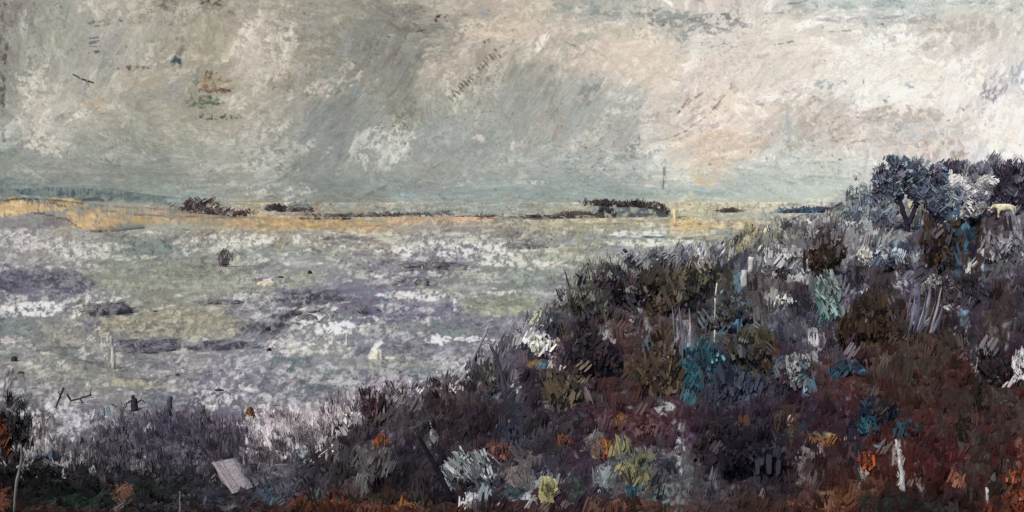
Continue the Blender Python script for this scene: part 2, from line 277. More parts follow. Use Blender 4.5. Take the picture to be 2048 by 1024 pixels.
for a in [  # flat sand along the far edge
          (140, 418, 150, 10, -6, 'cba36b', 40, 40, 7, .8, .1, 4), (330, 428, 120, 12, -4, 'b8a078', 40, 44, 6, .7, .3, 4), (450, 432, 140, 8, -3, 'c4a273', 40, 50, 5, .7, .3, 3),
          (620, 446, 110, 10, 0, 'c79f63', 60, 34, 7, .85, .15, 6), (700, 456, 40, 10, -20, 'c99f66', 20, 24, 7, .85, .1, 10), (545, 440, 40, 8, -10, 'cf9f68', 20, 24, 6, .85, .1, 8),
          (860, 440, 110, 6, 2, 'd0a070', 50, 44, 6, .85, .15, 3), (960, 436, 50, 5, 2, 'd8a47c', 20, 30, 6, .8, .1, 3), (770, 455, 36, 9, 20, 'cfa167', 16, 22, 7, .85, .1, 8),
          (900, 455, 120, 6, 1, 'a89a80', 34, 50, 5, .7, .3, 3), (1080, 450, 90, 7, 4, 'b8ab80', 30, 30, 6, .7, .3, 6), (1230, 440, 110, 6, 1, 'c4b488', 40, 60, 5, .8, .2, 3),
          (1270, 460, 90, 6, 1, 'b3ab94', 24, 50, 5, .7, .3, 3), (1500, 410, 170, 8, 1, 'c9bc98', 60, 60, 7, .8, .15, 2), (1500, 430, 170, 6, 1, 'b5b096', 30, 50, 6, .7, .3, 3),
          (1375, 450, 36, 9, 4, 'e2ba78', 30, 26, 9, .9, .05, 6), (1470, 449, 44, 6, 1, 'dab982', 22, 40, 7, .85, .1, 3), (1380, 468, 60, 4, 1, 'c8bd98', 14, 40, 4, .7, .2, 3),
          (1010, 460, 60, 6, 4, '8d8a86', 20, 30, 4, .7, .3, 4), (700, 430, 120, 3, 1, '6c6a66', 20, 60, 3, .6, .2, 2), (960, 425, 140, 4, 0, '8fa09c', 20, 50, 4, .6, .2, 2),
          (800, 415, 230, 8, 0, '8f9c98', 50, 70, 6, .7, .2, 2), (1050, 412, 120, 7, 0, '8ea09d', 30, 60, 6, .7, .2, 2), (560, 416, 60, 6, 0, '7f8883', 20, 40, 5, .7, .2, 2),
          # near the sand: blue grey dune shade painted in, white and ochre drips
          (60, 447, 60, 9, 0, '716f7a', 34, 34, 6, .8, .2, 5), (150, 465, 60, 6, 0, 'b0a078', 14, 30, 4, .6, .3, 4), (110, 480, 110, 20, 0, '9d9c96', 40, 40, 8, .6, .35, 8),
          (60, 505, 60, 22, 60, 'a39a97', 30, 26, 8, .6, .4), (250, 475, 40, 5, 4, '76857a', 16, 30, 5, .7, .3, 4), (300, 495, 60, 15, 0, '76877f', 34, 40, 8, .7, .3, 5),
          (330, 452, 110, 6, 0, '94968a', 26, 30, 6, .7, .3), (400, 490, 60, 18, 88, 'a3a6a4', 50, 18, 3, .7, .3, 5), (470, 480, 70, 16, 88, 'bab5a4', 50, 16, 4, .7, .35, 6),
          (540, 478, 50, 16, 60, 'c2a078', 30, 12, 5, .8, .3, 30), (570, 480, 14, 8, 60, '6c6862', 10, 12, 4, .7, .3), (650, 480, 80, 9, 88, 'bcc3b8', 44, 14, 4, .8, .2, 6),
          (700, 468, 100, 5, 0, 'bdbaa4', 30, 34, 4, .7, .2, 4), (260, 515, 60, 6, 0, 'b5ac98', 20, 26, 5, .7, .3, 5), (160, 540, 60, 10, 5, 'b3ab98', 24, 30, 6, .6, .4, 8),
          (880, 478, 120, 12, 0, 'b5b29e', 50, 44, 6, .75, .25, 4), (860, 500, 70, 14, 88, 'a9ab9e', 30, 14, 5, .6, .3, 6), (780, 500, 40, 20, 60, '9f9c92', 24, 18, 6, .6, .4),
          (1000, 485, 50, 6, 2, '9aa094', 18, 34, 4, .7, .2, 4), (1180, 480, 110, 9, 0, '8f98a0', 40, 40, 5, .75, .25, 4), (1280, 468, 60, 5, 3, 'c9cdc8', 18, 30, 5, .85, .1, 4),
          (1320, 474, 36, 2, -5, '3c6078', 10, 30, 3, .9, 0, 3), (1230, 474, 30, 2, 2, '4f6f85', 8, 26, 3, .8, 0, 3), (1300, 487, 110, 7, 1, 'cbc9b6', 34, 34, 6, .8, .2, 5),
          (1480, 468, 60, 7, 8, '5f90ac', 26, 24, 4, .8, .3, 8), (1430, 478, 60, 5, 4, '4f6878', 16, 26, 3, .8, .2, 5), (1420, 462, 60, 4, 0, 'b5bcae', 12, 34, 3, .7, .2, 3),
          (1560, 440, 40, 8, 25, 'b5b088', 24, 20, 5, .7, .3, 12), (1590, 422, 30, 4, 0, '4a4858', 14, 22, 5, .85, .2, 4), (1630, 420, 14, 4, 0, '4f6f88', 7, 12, 5, .8, .1, 4),
          (1460, 421, 26, 3, 0, '63615f', 10, 26, 4, .85, .1, 2), (1366, 436, 14, 3, 0, '5f5a60', 6, 18, 4, .8, .1, 2), (1660, 430, 50, 8, 10, 'a39a94', 26, 20, 5, .7, .3),
          (1550, 460, 60, 14, 30, '80808a', 40, 20, 5, .7, .35), (1640, 450, 60, 20, 50, '8d8c96', 40, 22, 6, .7, .35),
          # marsh body
          (340, 535, 130, 12, 0, '8e9180', 50, 60, 10, .75, .25, 5), (230, 560, 120, 14, 0, '8c9080', 40, 60, 10, .75, .2, 5), (380, 580, 160, 16, 0, '909282', 60, 70, 10, .75, .2, 4),
          (170, 568, 60, 5, 0, 'a99c82', 18, 34, 5, .7, .3, 4), (500, 520, 60, 8, 0, 'b0a993', 26, 24, 6, .7, .4, 8), (600, 560, 46, 22, 40, '98997f', 40, 26, 9, .75, .25, 20),
          (530, 566, 12, 6, 0, 'd0c4b0', 8, 18, 7, .9, 0, 6), (700, 480, 50, 10, 5, '74747c', 26, 30, 6, .75, .3, 5), (470, 540, 60, 14, 0, '9c9784', 20, 30, 10, .6, .3, 6),
          (660, 590, 100, 12, 8, '6f6b80', 50, 50, 8, .8, .25, 6), (740, 575, 80, 10, 14, '78748a', 30, 44, 7, .8, .3, 6), (640, 625, 80, 10, 0, '6a6a76', 34, 44, 7, .75, .3, 6),
          (470, 592, 60, 4, 2, 'b3adb0', 18, 40, 4, .8, .2, 3), (90, 560, 90, 22, -18, '73707f', 60, 34, 9, .8, .3, 8), (115, 590, 30, 30, -55, '6a6e82', 30, 30, 9, .8, .25, 8),
          (60, 600, 60, 16, 0, 'a8a392', 34, 24, 6, .7, .4), (200, 590, 50, 8, 0, 'aaa79e', 30, 22, 5, .75, .4, 6), (120, 605, 30, 26, 60, '6a7284', 20, 26, 8, .8, .3),
          (30, 650, 30, 22, 40, '6f8482', 24, 24, 9, .7, .3), (85, 648, 26, 14, 20, '7d8a80', 16, 24, 8, .7, .3), (130, 660, 60, 26, 88, '948f7a', 40, 30, 7, .65, .35, 8),
          (15, 680, 14, 6, 0, 'c3b5a8', 8, 14, 7, .9, 0), (20, 705, 24, 9, 0, '758a86', 14, 24, 8, .75, .3), (142, 710, 20, 12, 0, '6a7a78', 18, 20, 8, .75, .3),
          (180, 645, 26, 22, 60, '70708a', 26, 18, 6, .7, .4), (380, 650, 110, 22, 0, '98927a', 60, 40, 10, .75, .3, 8), (300, 670, 90, 12, 0, '9c957c', 30, 40, 8, .7, .3, 6),
          (420, 665, 80, 10, 4, 'a19a7e', 30, 34, 7, .7, .3, 6), (500, 660, 60, 20, 40, '6f6f80', 44, 28, 7, .75, .35, 12), (570, 645, 40, 12, 0, '7d8c88', 20, 24, 7, .7, .3),
          (450, 690, 90, 9, 6, '6e6c7c', 30, 40, 6, .7, .3, 6), (300, 715, 50, 20, 20, '85858c', 30, 30, 7, .7, .35, 20), (215, 700, 16, 26, 85, 'b5b0a6', 16, 20, 5, .7, .3, 6),
          (640, 620, 50, 7, 0, 'bbb6aa', 24, 24, 6, .8, .3, 8), (660, 635, 50, 5, 0, 'c3bdb2', 16, 34, 5, .8, .2, 4), (680, 655, 30, 12, 0, 'd0c8be', 34, 20, 8, .85, .2, 10),
          (600, 660, 60, 10, 0, 'a5a596', 30, 26, 6, .7, .35, 8), (560, 690, 34, 14, 30, 'bdb2a2', 24, 20, 7, .75, .3), (640, 700, 60, 14, 0, '8a9282', 34, 34, 8, .7, .3, 8),
          (580, 730, 46, 14, 0, '65757a', 34, 34, 9, .8, .2, 6), (680, 745, 40, 10, 0, '7b8a88', 20, 30, 8, .7, .3, 6), (540, 770, 60, 22, 10, '6d6c7a', 40, 34, 9, .75, .35, 12),
          (640, 785, 60, 14, 0, '6c7480', 30, 40, 9, .8, .25, 6), (700, 765, 40, 8, 0, 'a8a8a0', 24, 24, 5, .7, .4, 6), (620, 772, 60, 4, 0, '6a6e74', 10, 44, 3, .7, .2, 3),
          (275, 765, 60, 8, 0, 'a09470', 24, 34, 7, .75, .25, 6), (330, 770, 60, 8, 0, '9a9470', 12, 34, 7, .7, .3, 6), (150, 750, 90, 16, 0, '8a8a80', 40, 50, 9, .7, .3, 6),
          (60, 735, 60, 10, 20, 'a49e96', 30, 24, 6, .7, .4), (420, 730, 70, 10, 12, 'a59fa0', 30, 40, 5, .7, .35, 8), (470, 720, 60, 12, 18, '9a949c', 30, 40, 5, .7, .35, 10),
          (380, 770, 70, 22, 15, 'a39c98', 40, 30, 6, .65, .4, 25), (440, 790, 50, 16, 35, 'b3acaa', 34, 24, 5, .7, .4, 25), (330, 750, 90, 5, 0, '84857a', 16, 60, 5, .7, .2, 3),
          (130, 830, 60, 40, 45, '9b979a', 80, 30, 7, .65, .4, 30), (90, 870, 50, 50, 60, 'a6a2a6', 70, 26, 6, .65, .45, 30), (170, 850, 50, 20, 10, '8a868f', 40, 34, 6, .65, .4, 20),
          (215, 825, 14, 12, 0, '86979a', 20, 16, 7, .85, .1), (240, 850, 40, 10, 20, '8a8c96', 30, 20, 5, .7, .4), (75, 905, 40, 16, 30, 'aab0b3', 44, 18, 5, .75, .4, 30),
          (30, 790, 26, 60, 75, '4c4a4e', 60, 22, 4, .7, .4, 18), (60, 820, 30, 40, 65, '55545a', 40, 18, 3, .7, .5, 20),
          (330, 800, 60, 14, 0, '6f7a80', 34, 24, 7, .7, .35), (290, 835, 60, 12, 0, '807c88', 30, 26, 6, .7, .4), (400, 840, 50, 10, 0, 'a39da6', 30, 24, 5, .7, .4, 10),
          (360, 870, 110, 34, 85, '57516a', 160, 44, 6, .75, .25, 10), (400, 900, 150, 40, 85, '4b4558', 140, 44, 6, .75, .25, 10), (250, 900, 60, 30, 85, '4f4b5e', 60, 34, 5, .75, .3, 10),
          (470, 850, 40, 34, 60, '6a6680', 50, 26, 5, .7, .4, 20), (280, 922, 14, 10, 80, 'b3aab0', 8, 14, 4, .8, .3), (300, 866, 12, 14, 80, 'a9aab0', 14, 14, 4, .8, .3),
          (540, 850, 34, 50, -60, 'c0b6ba', 90, 26, 5, .8, .35, 14), (500, 870, 30, 40, -60, 'b9b0b6', 50, 22, 5, .8, .4, 16), (570, 900, 30, 14, 30, 'bfb5b6', 24, 26, 6, .8, .3, 20),
          (640, 840, 60, 40, 40, 'a9a3a8', 90, 24, 6, .75, .4, 40), (690, 830, 50, 26, 45, 'c6bac0', 70, 22, 6, .8, .35, 30), (600, 850, 30, 30, 40, '94987f', 30, 20, 7, .7, .35, 30),
          (600, 905, 30, 12, 10, '7f9896', 30, 20, 7, .75, .3, 20), (660, 870, 50, 14, 20, 'a39da2', 34, 26, 6, .7, .4, 20), (640, 880, 40, 12, 20, '8a9a92', 20, 20, 6, .7, .35),
          (700, 800, 60, 16, 10, 'a19ca0', 34, 26, 6, .7, .4), (560, 800, 50, 18, 30, '9a96a0', 34, 24, 6, .7, .4), (540, 830, 40, 12, 40, 'cabfc0', 20, 20, 5, .8, .4, 30),
          (60, 565, 110, 20, -12, '625e6e', 50, 50, 10, .8, .25, 8), (200, 618, 60, 12, 0, '57535f', 34, 40, 9, .85, .2, 6), (680, 600, 130, 16, 8, '625e70', 60, 54, 10, .8, .25, 8), (620, 634, 70, 12, 0, '55525f', 34, 40, 8, .8, .25, 6),
          (90, 620, 90, 14, 0, 'c4bfb4', 40, 40, 8, .8, .35, 8), (180, 600, 60, 12, 10, 'bdb8b0', 26, 24, 7, .8, .4, 20), (680, 640, 90, 24, 14, 'cdc8c0', 56, 26, 8, .85, .35, 25), (620, 690, 80, 20, 18, 'bfbab2', 40, 26, 8, .8, .4, 25),
          (930, 500, 170, 16, 3, 'cbc6b5', 70, 32, 8, .8, .35, 12), (900, 585, 120, 16, 14, 'c3beb3', 44, 28, 7, .8, .35, 18), (800, 740, 160, 40, 26, 'a9a4ae', 70, 44, 7, .7, .4, 12), (500, 760, 140, 34, 20, 'aaa6ab', 60, 40, 7, .7, .4, 16), (300, 690, 60, 12, 10, '5c5868', 40, 34, 8, .8, .25, 12), (520, 655, 60, 12, 20, '5f5c6c', 40, 34, 8, .8, .3, 12),
          (90, 850, 90, 44, 45, 'a5a1a8', 80, 36, 8, .8, .45, 30), (110, 920, 70, 18, 30, '9d9aa0', 50, 26, 6, .8, .4, 30), (580, 860, 70, 44, -50, 'b3abb2', 90, 32, 7, .85, .35, 20), (680, 835, 60, 34, 45, 'bab0b7', 80, 28, 7, .85, .3, 25),
          (30, 480, 60, 20, 30, 'b5aca8', 40, 34, 9, .75, .35, 20), (160, 500, 90, 16, 0, 'b9b5aa', 40, 44, 8, .75, .35, 8), (400, 890, 110, 34, 85, '4a4458', 60, 50, 8, .85, .2, 8), (260, 915, 80, 22, 85, '443e50', 40, 40, 7, .85, .2, 8),
          (350, 650, 140, 24, 0, 'a39b7c', 60, 44, 10, .75, .3, 6), (330, 560, 150, 20, 0, '8f937e', 60, 60, 11, .75, .25, 4), (900, 610, 60, 8, 0, 'a7a784', 20, 30, 7, .8, .25), (1020, 615, 60, 12, -6, 'a5a680', 30, 34, 8, .8, .2, 6),
          (470, 480, 90, 12, 0, 'bfbab0', 40, 30, 6, .8, .35, 8), (440, 692, 90, 8, 10, '57546a', 30, 34, 6, .8, .3, 8), (290, 686, 52, 5, 6, '56526a', 20, 30, 6, .85, .15, 8), (150, 575, 60, 14, -25, '65617a', 30, 34, 8, .8, .25, 8),
          # middle right marsh
          (770, 555, 90, 14, 6, 'a9a698', 34, 30, 8, .7, .35, 8), (760, 590, 70, 20, 0, '79778a', 60, 40, 9, .8, .25, 8), (720, 610, 80, 8, 0, 'b3aeaa', 24, 34, 5, .75, .35, 6),
          (770, 600, 12, 16, 88, '7b95a0', 16, 14, 7, .8, .2), (820, 590, 60, 8, 2, 'c0b8b0', 34, 30, 6, .8, .25, 6), (890, 575, 60, 12, 12, '9fa084', 34, 30, 8, .75, .25, 8),
          (960, 550, 80, 8, 8, 'a8a596', 34, 34, 6, .75, .3, 8), (950, 575, 90, 9, 4, '8a8890', 40, 40, 6, .7, .3, 6), (990, 610, 80, 16, 0, '8b8f7e', 60, 44, 10, .8, .2, 6),
          (1010, 620, 44, 6, -8, 'a5a580', 26, 26, 6, .85, .1, 8), (1050, 600, 50, 6, 0, '9b9c7e', 14, 30, 5, .8, .2, 5), (1060, 550, 60, 16, 30, '8b9a90', 50, 26, 8, .75, .25, 15),
          (900, 610, 30, 16, 60, '9b98a4', 20, 24, 7, .7, .3), (860, 620, 60, 16, 0, '75728a', 60, 34, 8, .8, .3, 8), (820, 620, 50, 8, 0, 'a5a0a4', 24, 30, 5, .7, .35),
          (720, 615, 40, 18, 0, '6a667c', 40, 26, 8, .8, .3, 8), (700, 640, 30, 10, 0, '77808a', 14, 24, 7, .7, .3), (910, 608, 3, 14, 80, 'c8c6c0', 10, 12, 3, .9, 0, 5),
          (860, 640, 34, 6, 0, 'b8ada6', 20, 14, 6, .8, .3), (850, 660, 110, 12, 0, '7f8684', 60, 44, 9, .75, .3, 8), (900, 655, 40, 20, 0, '6f8484', 26, 26, 9, .7, .35),
          (790, 670, 60, 10, 0, 'a19fa0', 30, 24, 6, .7, .4), (1050, 645, 60, 14, 0, '85839a', 60, 34, 7, .75, .3, 10), (985, 640, 40, 8, 10, '6e6c84', 24, 30, 4, .75, .3, 8),
          (750, 660, 50, 10, 0, 'a4a49e', 30, 24, 6, .75, .35), (688, 652, 20, 8, 0, 'd8d2c8', 16, 16, 7, .9, .1), (880, 682, 30, 8, -15, 'd3cbc2', 26, 16, 6, .85, .2, 12),
          (935, 678, 30, 6, 0, 'd0cac4', 24, 18, 5, .85, .2, 10), (990, 677, 22, 3, 0, 'c3bfc0', 14, 18, 4, .85, .1, 5), (930, 700, 60, 14, 30, '85828f', 50, 30, 6, .75, .35, 14),
          (820, 700, 60, 16, 0, '6b6a7a', 50, 34, 8, .75, .35, 10), (870, 740, 60, 16, 4, '6f8084', 60, 40, 11, .85, .1, 6), (790, 725, 100, 12, 0, '878c82', 50, 44, 9, .8, .2, 5),
          (760, 750, 90, 8, 2, '8c9290', 34, 50, 6, .7, .3, 4), (930, 735, 60, 22, 32, 'a19ca8', 70, 34, 4, .75, .35, 8), (850, 790, 90, 14, 30, '86808e', 80, 34, 4, .75, .35, 8),
          (760, 760, 30, 10, 10, '9a8f98', 24, 22, 4, .7, .4), (700, 690, 14, 12, 88, 'aab0ae', 8, 14, 4, .8, .3), (730, 700, 16, 10, 30, '6c6e80', 20, 14, 6, .8, .2),
          (1110, 620, 20, 20, 60, '8d8b98', 30, 18, 5, .7, .4), (1020, 670, 60, 16, 5, '7d7a8a', 50, 26, 6, .75, .35), (1010, 520, 60, 14, 0, 'c3beae', 40, 24, 7, .8, .3, 10),
          (1150, 510, 120, 14, 0, 'a8a89a', 50, 34, 7, .7, .35, 6), (1230, 500, 100, 12, 0, '8c909a', 40, 34, 6, .75, .3, 6), (1180, 540, 90, 10, 12, 'a3a5a0', 40, 24, 5, .7, .4, 10),
          (1080, 530, 40, 10, 0, 'bdbaa2', 24, 24, 7, .75, .3, 8), (1300, 520, 70, 14, 20, 'aaaeb4', 60, 20, 5, .75, .4, 20), (1400, 500, 80, 14, 10, '9a9ca2', 60, 24, 5, .75, .4, 15)]:
    S(*a)
L = mar.line
L([(30, 415), (80, 425), (130, 440), (165, 460), (205, 465), (225, 455)], '4a443e', 3.5, .85, .1); L([(0, 404), (60, 399), (90, 401), (160, 405)], '302824', 5, .9, 0, .6)
L([(95, 405), (230, 425), (380, 435), (480, 436)], '6b5c4c', 2.5, .7, .1); L([(230, 410), (330, 418), (470, 428)], '73625a', 2.5, .7, .2); L([(600, 436), (700, 438)], '3c3430', 3, .85, 0, .5)
L([(680, 432), (780, 429), (900, 424)], '4c4648', 4, .85, .1, .8); L([(960, 435), (1080, 438), (1160, 430)], '54484c', 4, .85, .2); L([(750, 450), (780, 455)], '4f4850', 4, .85, .1)
L([(1140, 446), (1200, 450), (1290, 442)], '7a6c66', 2.5, .7, .1); L([(1560, 445), (1620, 425)], '3f3d44', 3, .7, .3); L([(1540, 440), (1600, 436), (1650, 430)], '54525c', 3, .7, .3)
L([(250, 760), (460, 752)], '73757a', 2, .5, .2); L([(180, 610), (250, 606)], '4e4a58', 6, .8, .3); L([(400, 605), (480, 602)], '565064', 6, .85, .2)
L([(1318, 466), (1338, 470)], '3f5a6c', 2.5, .8); L([(640, 624), (720, 620)], '57535f', 3, .7, .2); L([(600, 632), (660, 616)], '4f4c58', 5, .7, .3)
L([(740, 715), (746, 700), (756, 688), (764, 682)], 'dcd6c8', 8, .95, 0, .5); L([(742, 716), (790, 716)], 'c8c6bc', 3, .85, .1, .5); L([(764, 695), (785, 690), (792, 700)], '63607a', 5, .8, .2)
L([(470, 855), (485, 890), (530, 905)], '2e2a32', 6, .8, .3); L([(460, 870), (500, 905)], '38344a', 5, .8, .2); L([(175, 848), (230, 830)], '6c6868', 3, .7)
mar.finish(1.0, .026, 1.6, .85, .03, 'd8d3cc', .75, .45)

# ================================================================== HILLSIDE colours
hil = Sheet(6.2, 16.3); hil.sat = .64
def h_ang(x, y): return 84 + 22 * math.sin(x * .011 + y * .007)
ACC = ['2b5468', '3a3048', '4e3022', '8a8a94', '241e2a', '5d4a38', '2a2430', '1f1b26', '4a3428']
hil.auto(900, (-400, 380, 2450, 1170), 70, 24, h_ang, 20, .14, .6, .15, .012, (.3, ACC, .5))
hil.auto(6000, (-300, 380, 2440, 1150), 40, 12, h_ang, 24, .25, .7, .3, .02, (.4, ACC, .55))
hil.auto(9000, (-60, 380, 2440, 1090), 16, 5, h_ang, 40, .3, .65, .4, .02, (.4, ACC, .5))
hil.auto(560, (1290, 400, 2060, 640), 22, 7, 80, 28, .05, .85, .5, .01, (1, ['c3c6d0', 'a3abba', '8f9ab0', 'd4d2d6', '3a3650', '2c3044', '56607c'], .7))
S = hil.scum
